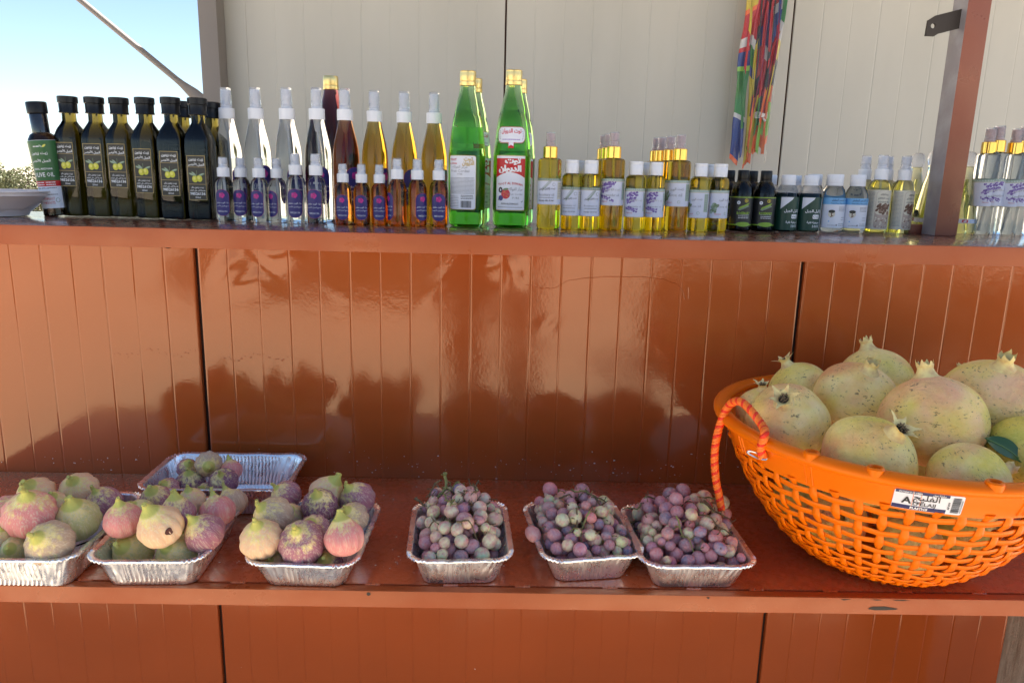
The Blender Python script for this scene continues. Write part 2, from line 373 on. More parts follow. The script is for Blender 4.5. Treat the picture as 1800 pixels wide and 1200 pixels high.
class Lab:
    """flat print: patches, shapes and letters on a label, wrapped on a body of revolution or kept flat"""
    def __init__(s): s.parts = []; s.mats = []
    def mi(s, m):
        if m not in s.mats: s.mats.append(m)
        return s.mats.index(m)
    def poly(s, pts, m, layer=0, K=10):
        us = [p[0] for p in pts]; u0, u1 = min(us), max(us); n = len(pts); V = []; Fc = []
        nr = 1+int((max(p[1] for p in pts)-min(p[1] for p in pts))/.0085); K = max(2, min(K, int((u1-u0)/.0015)+2)); xs = np.linspace(u0+1e-6, u1-1e-6, K)
        xs = sorted(set([round(float(x), 6) for x in xs]+[round(min(max(p[0], u0+1e-6), u1-1e-6), 6) for p in pts]))
        for x in xs:
            ys = []
            for i in range(n):
                a, b = pts[i], pts[(i+1) % n]
                if (a[0]-x)*(b[0]-x) <= 0 and abs(a[0]-b[0]) > 1e-9: ys.append(a[1]+(b[1]-a[1])*(x-a[0])/(b[0]-a[0]))
            if not ys: continue
            ya, yb = min(ys), max(ys); V += [(x, ya+(yb-ya)*q/nr) for q in range(nr+1)]
        m_ = nr+1
        for i in range(len(V)//m_-1):
            for q in range(nr): Fc.append((m_*i+q, m_*i+m_+q, m_*i+m_+q+1, m_*i+q+1))
        s.parts.append((V, Fc, s.mi(m), layer)); return s
    def rect(s, u0, v0, u1, v1, m, layer=0, K=14): return s.poly([(u0, v0), (u1, v0), (u1, v1), (u0, v1)], m, layer, K)
    def rrect(s, u0, v0, u1, v1, r, m, layer=0, K=14):
        p = []
        for cx, cy, a0 in ((u1-r, v0+r, -90), (u1-r, v1-r, 0), (u0+r, v1-r, 90), (u0+r, v0+r, 180)):
            p += [(cx+r*cos(RAD(a0+k*18)), cy+r*sin(RAD(a0+k*18))) for k in range(6)]
        return s.poly(p, m, layer, K)
    def ell(s, cx, cy, rx, ry, m, layer=1, rot=0, n=14):
        c, d = cos(rot), sin(rot)
        return s.poly([(cx+rx*cos(2*pi*i/n)*c-ry*sin(2*pi*i/n)*d, cy+rx*cos(2*pi*i/n)*d+ry*sin(2*pi*i/n)*c) for i in range(n)], m, layer, 8)
    def frame(s, u0, v0, u1, v1, t, m, layer=1):
        s.rect(u0, v0, u1, v0+t, m, layer); s.rect(u0, v1-t, u1, v1, m, layer)
        s.rect(u0, v0+t, u0+t, v1-t, m, layer, 2); s.rect(u1-t, v0+t, u1, v1-t, m, layer, 2); return s
    def text(s, txt, cx, cy, h, m, layer=2, maxw=None, bold=.0, rot=0, clip=None, arc=0, stretch=1):
        V, Fc = text_geo(txt, bold); k = h/.70; V = V*k; V[:, 0] *= stretch
        wd = V[:, 0].max()-V[:, 0].min()
        if maxw and wd > maxw: V = V*np.array([maxw/wd, 1]) if maxw/wd > .7 else V*(maxw/wd)
        V = V-np.array([0, (V[:, 1].min()+V[:, 1].max())/2]) if any(ch in AR for ch in txt) else V-np.array([0, .35*k])
        if arc: V = V+np.stack([0*V[:, 0], -arc*V[:, 0]**2], 1)
        c, d = cos(rot), sin(rot)
        V = np.stack([V[:, 0]*c-V[:, 1]*d+cx, V[:, 0]*d+V[:, 1]*c+cy], 1)
        if clip:
            V[:, 0] = np.clip(V[:, 0], clip[0], clip[1])
        s.parts.append(([tuple(p) for p in V], Fc, s.mi(m), layer)); return s
    def lines(s, u0, u1, v0, v1, n, h, m, layer=2, seed=0):
        rr = random.Random(seed)
        for i in range(n):
            v = v1-(v1-v0)*i/max(1, n-1); a = u0
            while a < u1-.0006:
                b = min(u1, a+rr.uniform(.0008, .0035)); s.rect(a, v-h/2, b, v+h/2, m, layer, 2); a = b+rr.uniform(.0003, .0007)
        return s
    def barcode(s, u0, v0, u1, v1, m, horiz=False):
        rr = random.Random(3); a = v0 if horiz else u0; e = v1 if horiz else u1; st = (e-a)/22
        while a < e-st:
            wd = rr.choice([.35, .6, .9])*st
            if horiz: s.rect(u0, a, u1, a+wd, m, 2, 2)
            else: s.rect(a, v0, a+wd, v1, m, 2, 2)
            a += wd+rr.choice([.4, .7])*st
        return s
    def mesh(s, name, rf=None, flat=None, flip=False):
        v = []; f = []; fm = []
        for V, Fc, m, ly in s.parts:
            b = len(v); e = .00035+.00018*ly
            for (x, y) in V:
                if rf: r = rf(y) if callable(rf) else rf; th = x/r; v.append(((r+e)*sin(th), -(r+e)*cos(th), y))
                else: v.append((x, -flat-e, y))
            f += [tuple(i+b for i in q) for q in Fc]; fm += [m]*len(Fc)
        return mesh(name, v, f, s.mats, fm, True)

# ================================================================ the setting
def grid_ground():
    b = MB(); b.box(-400, -400, -.3, 400, 600, 0); o = b.build('ground', 'gravel', smooth=False); o['kind'] = 'structure'; o['label'] = 'pale sunlit gravel ground'
grid_ground()
b = MB(); b.box(-1.0, 1.13, .0, 2.2, 2.6, .06); o = b.build('kiosk_floor', 'concrete_floor', smooth=False); o['kind'] = 'structure'

ZC, ZS = CZ-.082, CZ-.47           # tops of the counter and of the lower shelf
WY = 1.108                         # front face of the orange panels
kiosk = thing('kiosk', 'roadside kiosk with glossy rust brown sheet front and off white sheet back wall', 'kiosk', (0, 0, 0))

# --- front panels: folded sheet with V grooves and a few buckles
buckles = []
def buck(px, py, r, a, ang=0, asp=1):
    p = at_y(px, py, WY); buckles.append((p.x, p.z, r, a, ang, asp))
buck(400, 478, .030, .0035, 1.0, .45); buck(455, 462, .028, -.0030, -.8, .4); buck(430, 500, .018, .0025, .5, .5); buck(480, 455, .02, .002, 0, .6)
buck(505, 440, .012, .002); buck(885, 462, .014, .0045, 0, 2.2); buck(905, 480, .01, .003, 0, 2); buck(860, 452, .008, -.003)
buck(770, 500, .03, .0015, .9, .3); buck(960, 565, .012, .0012, .8, .4); buck(975, 570, .010, -.0012, .8, .4); buck(225, 520, .03, .0010, 0, .8)
buck(280, 470, .03, .0012, 0, 1.4); buck(1210, 720, .035, .0010, .3, .5); buck(1150, 610, .03, .0006, 0, 2); buck(590, 510, .016, .0008, -.6, .3)
def sheet(x0, x1, z0, z1, pitch, groove, depth, y0, mats, sign=1, dz=.0075, wav=.0007, seed=0, alt=False, bk=True, edge=.006):
    xs = []; n = round((x1-x0)/pitch); p = (x1-x0)/n
    for i in range(n):
        a = x0+i*p
        if i > 0:
            g = groove*(1 if not alt or i % 2 else .8); dd = depth*(1 if not alt or i % 2 else .55)
            xs += [(a-g*2.2, 0), (a-g, 0), (a-g*.35, dd), (a+g*.35, dd), (a+g, 0), (a+g*2.2, 0)]
        else: xs += [(a+.0005, edge*1.2), (a+.0012, .001), (a+.003, 0), (a+.0042, 0)]
        for q in (.12, .3, .5, .7, .88): xs.append((a+p*q, 0))
    xs += [(x1-.0042, 0), (x1-.003, 0), (x1-.0012, .001), (x1-.0005, edge*1.2)]
    nz = max(2, int((z1-z0)/dz)); V = []
    for j in range(nz+1):
        z = z0+(z1-z0)*j/nz
        for (x, d) in xs:
            y = y0+sign*d
            wv = (noise.noise(Vector((x*3.1+seed, z*2.3, 1.7)))*1.0+noise.noise(Vector((x*9, z*7+seed, 4.2)))*.22)*wav
            if bk:
                for bx, bz, r, a_, an, asp in buckles:
                    dx, dz_ = x-bx, z-bz
                    if abs(dx) < 4*r*2 and abs(dz_) < 4*r*2:
                        u = dx*cos(an)+dz_*sin(an); v_ = -dx*sin(an)+dz_*cos(an)
                        wv += -a_*.6*math.exp(-((u/(r*1.3))**2+(v_/(r*asp))**2))
            V.append((x, y+wv, z))
    m = len(xs); Fc = [(j*m+i, j*m+i+1, (j+1)*m+i+1, (j+1)*m+i) for j in range(nz) for i in range(m-1)]
    if sign < 0: pass
    return mesh('sheet', V, Fc, mats, None, True, 50)
PW = .911; X0 = -.455
for k in range(-1, 3):
    link('front_panel', sheet(X0+(k-0)*PW+.0022-0, X0+(k+1)*PW-.0022, .02, ZC-.027, .0455, .0011, .0006, WY, 'brown_paint', seed=k*3.3, alt=True), kiosk)
b = MB(); b.box(X0-PW, WY+.009, .02, X0+3*PW, WY+.012, ZC-.03); b.build('panel_backing', 'gap_black', kiosk, smooth=False)

# --- counter: top sheet and folded front lip, lower shelf likewise with weld beads in the joint
CX0, CX1 = -1.75, 2.2
b = MB(); v, f = bevel_box(CX0, 1.094, ZC-.010, CX1, 1.44, ZC, .0012); b.add(v, f); b.build('counter_top', 'counter_paint', kiosk)
b = MB(); v, f = bevel_box(CX0, 1.083, ZC-.0275, CX1, 1.0925, ZC+.0004, .0016); b.add(v, f)
b.box(CX0, 1.0925, ZC-.0275, CX1, WY-.001, ZC-.0255); b.build('counter_lip', 'brown_lip_paint', kiosk)
SX0, SX1 = -.81, 1.60
b = MB(); v, f = bevel_box(SX0, .7930, ZS-.008, SX1, WY-.0012, ZS, .001); b.add(v, f); b.build('lower_shelf', 'shelf_paint', kiosk)
b = MB(); v, f = bevel_box(SX0, .776, ZS-.0205, SX1, .7890, ZS+.0006, .0018); b.add(v, f); b.box(SX0, .7891, ZS-.0205, SX1, .806, ZS-.0185); b.build('shelf_lip', 'brown_lip_paint', kiosk)
b = MB(); rr = random.Random(4); x = SX0+.03
while x < SX1-.05:
    n = 7; cx = x
    for q in range(n):
        a = (q-n/2)*.0024; V = [(cx+a+.0022*cos(2*pi*i/7), .7915+.0026*sin(2*pi*i/7), ZS+.0002) for i in range(7)]+[(cx+a, .7915, ZS+.0019+rr.uniform(-.0004, .0006))]
        b.add(V, [(i, (i+1) % 7, 7) for i in range(7)])
    x += rr.uniform(.075, .105)
b.build('weld_bead', 'shelf_paint', kiosk)['kind'] = 'stuff'
b = MB()
for px, wpx, py in ((1488, 20, 1051.5), (1540, 26, 1052), (1585, 42, 1052), (1640, 16, 1052), (1230, 7, 1045), (1245, 6, 1049), (1105, 6, 1041), (1550, 60, 1069), (648, 8, 1043)):
    c = at_y(px, py, .7755); r = wpx/1500/2
    V = [(c.x+r*cos(2*pi*i/9)*rr.uniform(.75, 1.1), .7755, min(ZS-.001, c.z+.0022*sin(2*pi*i/9)*rr.uniform(.7, 1.3))) for i in range(9)]; b.add(V, [tuple(range(9))])
b.build('chipped_spot', 'steel_dark', kiosk, smooth=False)
# paint runs on the middle panel
runs = [[(870, 480), (905, 495), (955, 507), (975, 506), (1000, 492), (1060, 486), (1130, 487), (1165, 491), (1190, 500), (1201, 512), (1203, 526)], [(1210, 505), (1210, 525)],
        ]
for rn in runs:
    pts = [at_y(x, y, WY+.0001) for x, y in rn]; P = []
    for a, c in zip(pts, pts[1:]):
        for q in range(5): P.append(a.lerp(c, q/5)+Vector((0, 0, rr.uniform(-.0006, .0006))))
    P.append(pts[-1]); b = MB(); b.tube(P, [.0004+.0002*rr.random() for _ in P], 5); b.build('paint_run', 'brown_paint', kiosk)
b = MB()
for (xa, xb, yy, n) in ((200, 350, 620, 22), (395, 520, 628, 20)):
    for i in range(n):
        c = at_y(xa+(xb-xa)*i/n+rr.uniform(-3, 3), yy+5*sin(i*.5)+rr.uniform(-3, 3), WY-.0002); r = rr.uniform(.0008, .0022)
        V = [(c.x+r*cos(2*pi*k/8), c.y, c.z+r*.55*sin(2*pi*k/8)) for k in range(8)]+[(c.x, c.y-.0005, c.z)]; b.add(V, [(k, 8, (k+1) % 8) for k in range(8)])
b.build('paint_blister', 'brown_paint', kiosk)['kind'] = 'stuff'
# crumbs of pale paint on the shelf and low on the panel
b = MB()
for i in range(150):
    if i < 80: px = rr.choice([rr.uniform(0, 1500), rr.uniform(600, 1400)]); py = 822+px*.012+rr.gauss(-14, 12); c = at_y(px, min(py, 838+px*.01), WY-.0004); ax, az = 1, 1
    else: px = rr.choice([rr.gauss(705, 16), rr.uniform(0, 1500), rr.uniform(350, 1300)]); py = rr.choice([rr.gauss(985, 12), rr.uniform(850, 1030), rr.uniform(1030, 1040)]); c = at_z(px, py, ZS+.0004); ax, az = 1, 0
    if az == 0 and not (.80 < c.y < WY-.01): continue
    r = rr.choice([.0005, .0007, .0010, .0016]); n = 6; an = rr.uniform(0, 6.3); V = []
    for k in range(n):
        u = r*cos(2*pi*k/n+an)*rr.uniform(.6, 1.3); w_ = r*.6*sin(2*pi*k/n+an)*rr.uniform(.6, 1.3); V.append((c.x+u, c.y, c.z+w_) if az else (c.x+u, c.y+w_, c.z))
    V.append((c.x, c.y-.0005, c.z) if az else (c.x, c.y, c.z+.0006)); b.add(V, [(k, (k+1) % n, n) for k in range(n)])
b.build('paint_crumb', 'crumb_white', kiosk, smooth=False)['kind'] = 'stuff'
# weld loop under the lip
b = MB(); c = at_y(295, 431, 1.10); b.tube([(c.x+.006*cos(2*pi*i/14), c.y, c.z+.004*sin(2*pi*i/14)) for i in range(14)], .0010, 5, closed=True); b.build('wire_loop', 'steel_dark', kiosk)

# --- back wall of white sheet panels, ribbed
BY = 2.57
for k in range(-1, 3):
    xa = .0+(k)*.938
    link('back_panel', sheet(xa+.0022, xa+.938-.0022, .0, 2.45, .0938, .0020, .0010, BY, 'white_panel', seed=k*5.1, alt=True, dz=.035, wav=.0012, bk=False, edge=.004), kiosk)
b = MB(); b.box(-.938, BY+.006, 0, 2.82, BY+.05, 2.45); b.build('wall_backing', 'gap_black', kiosk, smooth=False)
b = MB(); v, f = bevel_box(-.963, 2.49, 0, -.905, 2.56, 2.5, .003); b.add(v, f); b.build('corner_post', 'galvanised', kiosk)
b = MB(); v, f = bevel_box(2.28, 2.5, 0, 2.33, 2.55, 2.5, .003); b.add(v, f); b.build('corner_post', 'galvanised', kiosk)
b = MB(); b.box(-1.0, 1.02, 2.45, 2.85, 2.64, 2.52); b.build('roof', 'ceiling_white', kiosk, smooth=False)
# left flap held by the strut
b = MB(); b.box(-2.05, 1.42, 2.41, -.99, 2.60, 2.445); b.build('side_flap', 'ceiling_white', kiosk, smooth=False)
# strut with a flattened foot
def strut():
    A = Vector((-.972, 2.50, CZ+.222)); Bv = (Vector((-1.343, 2.50, CZ+.5236))-A).normalized(); L = 1.1
    R = []
    for s_, w_, t_ in ((-.035, .0155, .003), (0, .019, .003), (.03, .0185, .0035), (.075, .0115, .007), (.10, .0098, .0092), (.3, .0095, .0095), (L, .0095, .0095)):
        c = A+Bv*s_; n = Vector((-Bv.z, 0, Bv.x)); R.append([tuple(c+n*w_*cos(2*pi*i/14)+Vector((0, 1, 0))*t_*sin(2*pi*i/14)) for i in range(14)])
    b = MB(); b.rings(R); o = b.build('strut', 'galvanised', kiosk)
    b = MB(); b.lathe([(.006, 0), (.006, .012), (.003, .014)], 10); q = b.build('bolt', 'ring_steel', o); q.location = A+Vector((0, -.004, 0)); q.rotation_euler = (pi/2, 0, 0)
strut()
# front post standing on the counter, painted front, left side coloured grey for its sheen, bracket
b = MB()
v, f = bevel_box(.7735, 1.322, ZC, .8135, 1.366, 2.47, .0022)
fm = []
b.add(v, f)
me = b.mesh('front_post', ['post_paint', 'post_side_sheen'])
for p in me.polygons:
    if p.normal.x < -.6: p.material_index = 1
post = link('front_post', me, kiosk)
b = MB()
R = []
for s_, (yy, zz) in enumerate(((0, 0), (0, 1))): pass
p0 = at_y(1676, 33, 1.34); p1 = at_y(1629, 47, 1.34)
hw = .0155; k = 12; V = []; cxh, czh = p1.x+.010, p1.z+.001; r = .0042
p0.x = .7745
outer = [(p0.x, p0.z+hw), (p1.x+.012, p1.z+hw+.002), (p1.x, p1.z+hw-.006), (p1.x-.001, p1.z-hw), (p1.x+.014, p1.z-hw), (p1.x+.02, p1.z-hw+.004), (p0.x, p0.z-hw)]
hole = [(cxh+r*cos(2*pi*i/k), czh+r*sin(2*pi*i/k)) for i in range(k)]
from mathutils.geometry import tessellate_polygon
allp = outer+hole
tris = tessellate_polygon([[Vector((x, z, 0)) for x, z in outer], [Vector((x, z, 0)) for x, z in hole[::-1]]])
idx = list(range(len(outer)))+[len(outer)+k-1-i for i in range(k)]
for yy in (1.338, 1.342):
    b.add([(x, yy, z) for x, z in allp], [tuple(idx[i] for i in t3) for t3 in tris])
n0 = len(outer); N = len(allp)
b.f += [(i, (i+1) % n0, N+(i+1) % n0, N+i) for i in range(n0)]; b.m += [0]*n0
b.f += [(n0+i, n0+(i+1) % k, N+n0+(i+1) % k, N+n0+i) for i in range(k)]; b.m += [0]*k
b.build('bracket', 'steel_dark', post, smooth=False)
b = MB(); v, f = bevel_box(.750, 1.370, ZC, .836, 1.395, ZC+.017, .002); b.add(v, f); b.build('post_foot', 'post_paint', post)

# timber post under the shelf at the right edge
b = MB(); R = []
for j in range(26):
    z = .0+(ZS-.022)*j/25; R.append([(.797+a+.0025*noise.noise(Vector((i*.9, z*14, 2))), .885+c+.002*noise.noise(Vector((i*.7+5, z*14, 2))), z) for i, (a, c) in enumerate(
        [(-.065, -.05), (-.06, -.056), (0, -.058), (.06, -.056), (.065, -.05), (.067, 0), (.065, .05), (.06, .056), (0, .057), (-.06, .056), (-.065, .05), (-.067, 0)])])
b.rings(R); tag(b.build('timber_post', 'weathered_wood'), 'rough grey weathered timber post under the right end of the shelf', 'post')

# ---------------------------------------------------------------- greenery
def leafy(name, centers, n, mats, leaf, seed, stem=None):
    rr = random.Random(seed); V = []; Fc = []
    for (cx, cy, cz, rx, ry, rz), cnt in zip(centers, n):
        for _ in range(cnt):
            while True:
                p = Vector((rr.uniform(-1, 1), rr.uniform(-1, 1), rr.uniform(-1, 1)))
                if .35 < p.length < 1: break
            q = noise.noise(p*2.3+Vector((cx, cy, seed)))
            if q < -.12 and rr.random() < .8: continue
            p *= 1+.25*q
            c = Vector((cx+p.x*rx, cy+p.y*ry, cz+p.z*rz)); d = Vector((rr.gauss(0, 1), rr.gauss(0, 1), rr.gauss(0, 1))).normalized(); u = d.orthogonal().normalized(); u.rotate(Matrix.Rotation(rr.uniform(0, 6.3), 3, d)); s_ = leaf*rr.uniform(.6, 1.4)
            w_ = d.cross(u); i = len(V); V += [tuple(c-u*s_), tuple(c+w_*s_*.45), tuple(c+u*s_), tuple(c-w_*s_*.45)]; Fc.append((i, i+1, i+2, i+3))
    return mesh(name, V, Fc, mats, None, False)
bush_spots = [(-8.7, 14.0, 1.22, 'pale olive green bush nearest the white bowl, beyond the counter'), (-9.75, 14.3, 1.38, 'taller grey green bush at the left edge, behind the first bush'), (-11.2, 14.8, 1.4, 'wide grey green bush at the far left edge')]
for i, (x, y, h, lb) in enumerate(bush_spots):
    t_ = thing('bush', lb, 'bush', (x, y, 0), group='bushes beyond the counter')
    link('foliage', leafy('foliage', [(0, 0, h*.55, .5, .5, h*.45), (.3, .1, h*.4, .42, .4, h*.4), (-.42, .1, h*.5, .4, .4, h*.45)], [5200, 3600, 3800], 'bush_leaf', .027, i+1), t_)
    b = MB()
    for q in range(6):
        a = q*1.05; b.tube([(0, 0, 0), (.12*cos(a), .12*sin(a), h*.4), (.3*cos(a), .3*sin(a), h*.8)], [.02, .013, .004], 5)
    b.build('stem', 'bark', t_)
# unseen low shrubs, added across the path to darken reflections in the glossy front
for i, (x, y, r, h, lb) in enumerate(((1.3, -2.35, .40, .82, 'unseen dark shrub added across the path, nearest the camera, mirrored right of the middle panel'), (2.1, -2.5, .5, .88, 'unseen dark shrub added across the path, mirrored at the right seam of the glossy front'), (3.0, -2.4, .55, .85, 'unseen dark shrub added across the path, mirrored at the right end of the glossy front'),
        (-2.5, -5.4, .75, .66, 'added low far shrub mirrored near the left end of the glossy front'), (-1.25, -5.2, .65, .74, 'added low far shrub mirrored below the clear sprayers'), (-.35, -5.3, .5, .70, 'added low far shrub mirrored below the green bottles'))):
    t_ = thing('shrub', lb, 'shrub', (x, y, 0), group='added shrubs across the path')
    link('foliage', leafy('foliage', [(0, 0, h*.5, r, r, h*.5), (.3*r, .1, h*.4, r*.8, r*.7, h*.4), (-.4*r, 0, h*.42, r*.75, r*.7, h*.42)], [2600, 1700, 1700], 'tree_leaf', .035, i+11), t_)
    b = MB()
    for q in range(5):
        a = q*1.25; b.tube([(0, 0, 0), (.3*r*cos(a), .3*r*sin(a), h*.4), (.6*r*cos(a), .6*r*sin(a), h*.8)], [.02, .013, .004], 5)
    b.build('stem', 'bark', t_)

# ================================================================ bottles
S32 = 32
def label_part(me, parent, rz=0, dz=0, name='label', label=None):
    return link(name, me, parent, (0, 0, dz), (0, 0, rz), label)
# ---- label artwork
def rose(L, cx, cy, r):
    L.ell(cx, cy, r, r*.92, 'ink_pink', 1, n=12)
    for k in range(5):
        a = k*1.257; L.ell(cx+r*.62*cos(a), cy+r*.62*sin(a), r*.46, r*.36, 'ink_pink2' if k % 2 else 'ink_pink', 2+(k % 2), a, 8)
    L.ell(cx, cy, r*.42, r*.38, 'ink_pink2', 3, n=9); L.ell(cx, cy+.0001, r*.2, r*.2, 'ink_pink', 4, n=8)
def lab_rose(w, h, z0, r):
    L = Lab(); L.rrect(-w/2-.0004, z0-.0004, w/2+.0004, z0+h+.0004, w*.47, 'ink_pink2', 0); L.rrect(-w/2, z0, w/2, z0+h, w*.46, 'ink_purple', 1)
    rose(L, 0, z0+h*.79, w*.20)
    for ss, vv, hh in (('ماء الورد مقطر', .50, .085), ('صنع الجبل الأخضر', .375, .085), ('98526136', .175, .062)):
        L.text(ss, 0, z0+h*vv, h*hh, 'ink_white', 3, maxw=w*.88, bold=.012)
    return L.mesh('label', r)
def sprig(L, cx, cy, ln, ang, n, rr, cols, sz):
    for i in range(n):
        t = i/max(1, n-1); x = cx+ln*t*cos(ang); y = cy+ln*t*sin(ang)
        for _ in range(4):
            L.ell(x+rr.uniform(-1, 1)*sz*1.7, y+rr.uniform(-1, 1)*sz*1.7, sz*rr.uniform(.8, 1.5), sz*rr.uniform(.6, 1.1), rr.choice(cols), 1+rr.choice((0, 1)), rr.uniform(0, 3), 7)
def lab_oil(kind, z0, z1, r, seed=1):
    """pale printed wrap label with a patterned band on top"""
    L = Lab(); h = z1-z0; W = r*2.6; rr = random.Random(seed); e = r*.92
    L.rect(-W, z0, W, z1, 'ink_paper', 0, 30); L.rect(-W, z1-h*.085, W, z1, 'ink_sage2' if kind != 'rosemary' else 'ink_sage', 1, 30)
    L.rect(-W, z1-h*.105, W, z1-h*.095, 'ink_gold', 1, 30); L.rect(-W, z0, W, z0+h*.012, 'ink_gold', 1, 30)
    for i in range(26): L.ell(-W+2*W*i/25, z1-h*.043, h*.02, h*.014, 'ink_paper2', 2, 0, 6)
    if kind == 'lavender':
        sprig(L, -e*.75, z0+h*.78, e*1.0, .12, 9, rr, ['ink_lav', 'ink_lav2', 'ink_lav'], h*.035)
        sprig(L, -e*.8, z0+h*.55, e*.7, .35, 7, rr, ['ink_lav2', 'ink_lav'], h*.04); sprig(L, -e*.9, z0+h*.33, e*1.1, -.25, 8, rr, ['ink_lav', 'ink_lav2'], h*.03)
        L.text('زيت اللافندر', e*.12, z0+h*.60, h*.17, 'ink_white', 3, maxw=e*1.5, bold=.02, rot=.05); L.text('زيت اللافندر', e*.15, z0+h*.59, h*.15, 'ink_grey', 4, maxw=e*1.45, rot=.05)
        L.text('Lavender oil', e*.1, z0+h*.40, h*.10, 'ink_grey', 3, maxw=e*1.3); L.text('Natural', -e*.55, z0+h*.16, h*.05, 'ink_berry', 3)
    elif kind == 'rose':
        L.text('زيت الورد', e*.25, z0+h*.66, h*.20, 'ink_grey', 3, maxw=e*1.25, bold=.01, rot=.08); L.text('Rose oil', e*.15, z0+h*.45, h*.13, 'ink_grey', 3, maxw=e*1.2)
        L.ell(e*.5, z0+h*.18, h*.055, h*.055, 'ink_sage2', 2, n=12); L.ell(e*.5, z0+h*.18, h*.04, h*.04, 'ink_paper', 3, n=12)
        sprig(L, -e*.95, z0+h*.30, e*.45, 1.2, 5, rr, ['ink_sage', 'ink_leaf', 'ink_sage2'], h*.06)
        L.text('Natural', -e*.4, z0+h*.16, h*.05, 'ink_berry', 3)
    else:
        for i in range(9):
            a = .55+.12*rr.uniform(-1, 1); t = i/8; x = -e*.35+e*.75*t; y = z0+h*(.58+.32*t)
            L.ell(x+.0006, y-.0012, h*.05, h*.010, 'ink_leaf', 1, a+1.0, 6); L.ell(x-.0012, y, h*.05, h*.010, 'ink_sage', 1, a-.8, 6)
        L.text('زيت إكليل الجبل', e*.05, z0+h*.60, h*.17, 'ink_black', 3, maxw=e*1.6, bold=.01, rot=.07); L.text('Rosemary oil', 0, z0+h*.39, h*.11, 'ink_grey', 3, maxw=e*1.5)
        L.text('massage, skin & hair', 0, z0+h*.17, h*.065, 'ink_black', 3, maxw=e*1.5, bold=.01); L.lines(-e*.7, e*.7, z0+h*.27, z0+h*.27, 1, h*.022, 'ink_grey', 3, seed)
        L.ell(e*.72, z0+h*.77, h*.06, h*.06, 'ink_grey', 2, n=12); L.ell(e*.72, z0+h*.77, h*.047, h*.047, 'ink_paper', 3, n=12)
    # ingredients panel on the turned away side
    pc = 'ink_cream' if kind == 'rosemary' else 'ink_palegreen'
    L.rect(e*1.12, z0+h*.22, e*1.75, z1-h*.14, pc, 1, 8); L.lines(e*1.16, e*1.7, z0+h*.3, z1-h*.2, 9, h*.018, 'ink_grey', 2, seed)
    return L.mesh('label', r)
def lab_olive():
    L = Lab(); w, z0, h = .0305, 0, .0735
    L.rect(-w/2, z0, w/2, z0+h, 'ink_charcoal', 0, 6); L.frame(-w/2, z0, w/2, z0+h, .0006, 'ink_gold', 1)
    for v in (.355, .74): L.rect(-w/2, z0+h*v, w/2, z0+h*v+.0005, 'ink_gold', 1, 3)
    L.text('زيت زيتون', 0, z0+h*.905, .0072, 'ink_white', 2, maxw=w*.8, bold=.03); L.text('الجبل الأخضر', 0, z0+h*.80, .0072, 'ink_white', 2, maxw=w*.9, bold=.03)
    cy = z0+h*.515
    for a, cx, yy in ((2.75, -.0080, .0045), (.35, .0080, .0045), (2.4, -.0045, .0052)): L.ell(cx, cy+yy, .0058, .0019, 'ink_leaf', 1, a, 10); L.ell(cx, cy+yy+.0004, .0045, .0009, 'ink_sage2', 2, a, 8)
    L.rect(-.0003, cy+.004, .0004, cy+.0115, 'ink_leaf', 2, 2)
    for cx, yy in ((-.0034, -.0030), (.0042, -.0020)):
        L.ell(cx, cy+yy, .0048, .0056, 'ink_olive', 2, .2, 16); L.ell(cx-.001, cy+yy+.0012, .0025, .0031, 'ink_olive2', 3, .2, 10)
    L.text('زيت زيتون بكر', 0, z0+h*.285, .0038, 'ink_white', 2, maxw=w*.7, bold=.02); L.text('عصرة أولى على البارد', 0, z0+h*.222, .0038, 'ink_white', 2, maxw=w*.86, bold=.02)
    L.text('98526136', 0, z0+h*.145, .0046, 'ink_white', 2, maxw=w*.86, bold=.03); L.text('250ml', 0, z0+h*.06, .0026, 'ink_white', 2, bold=.02)
    return L.mesh('label', None, flat=.0207)
def green_r(z):
    P = GP
    for (r0, a), (r1, c) in zip(P, P[1:]):
        if a <= z <= c: return r0+(r1-r0)*(z-a)/max(1e-6, c-a)
    return P[0][0]
GP = [(.026, 0), (.0302, .004), (.0312, .012), (.0308, .026), (.0318, .030), (.0318, .120), (.0312, .127), (.0304, .134), (.0276, .160), (.0242, .182), (.0186, .207), (.0145, .222), (.0120, .236), (.0118, .246)]
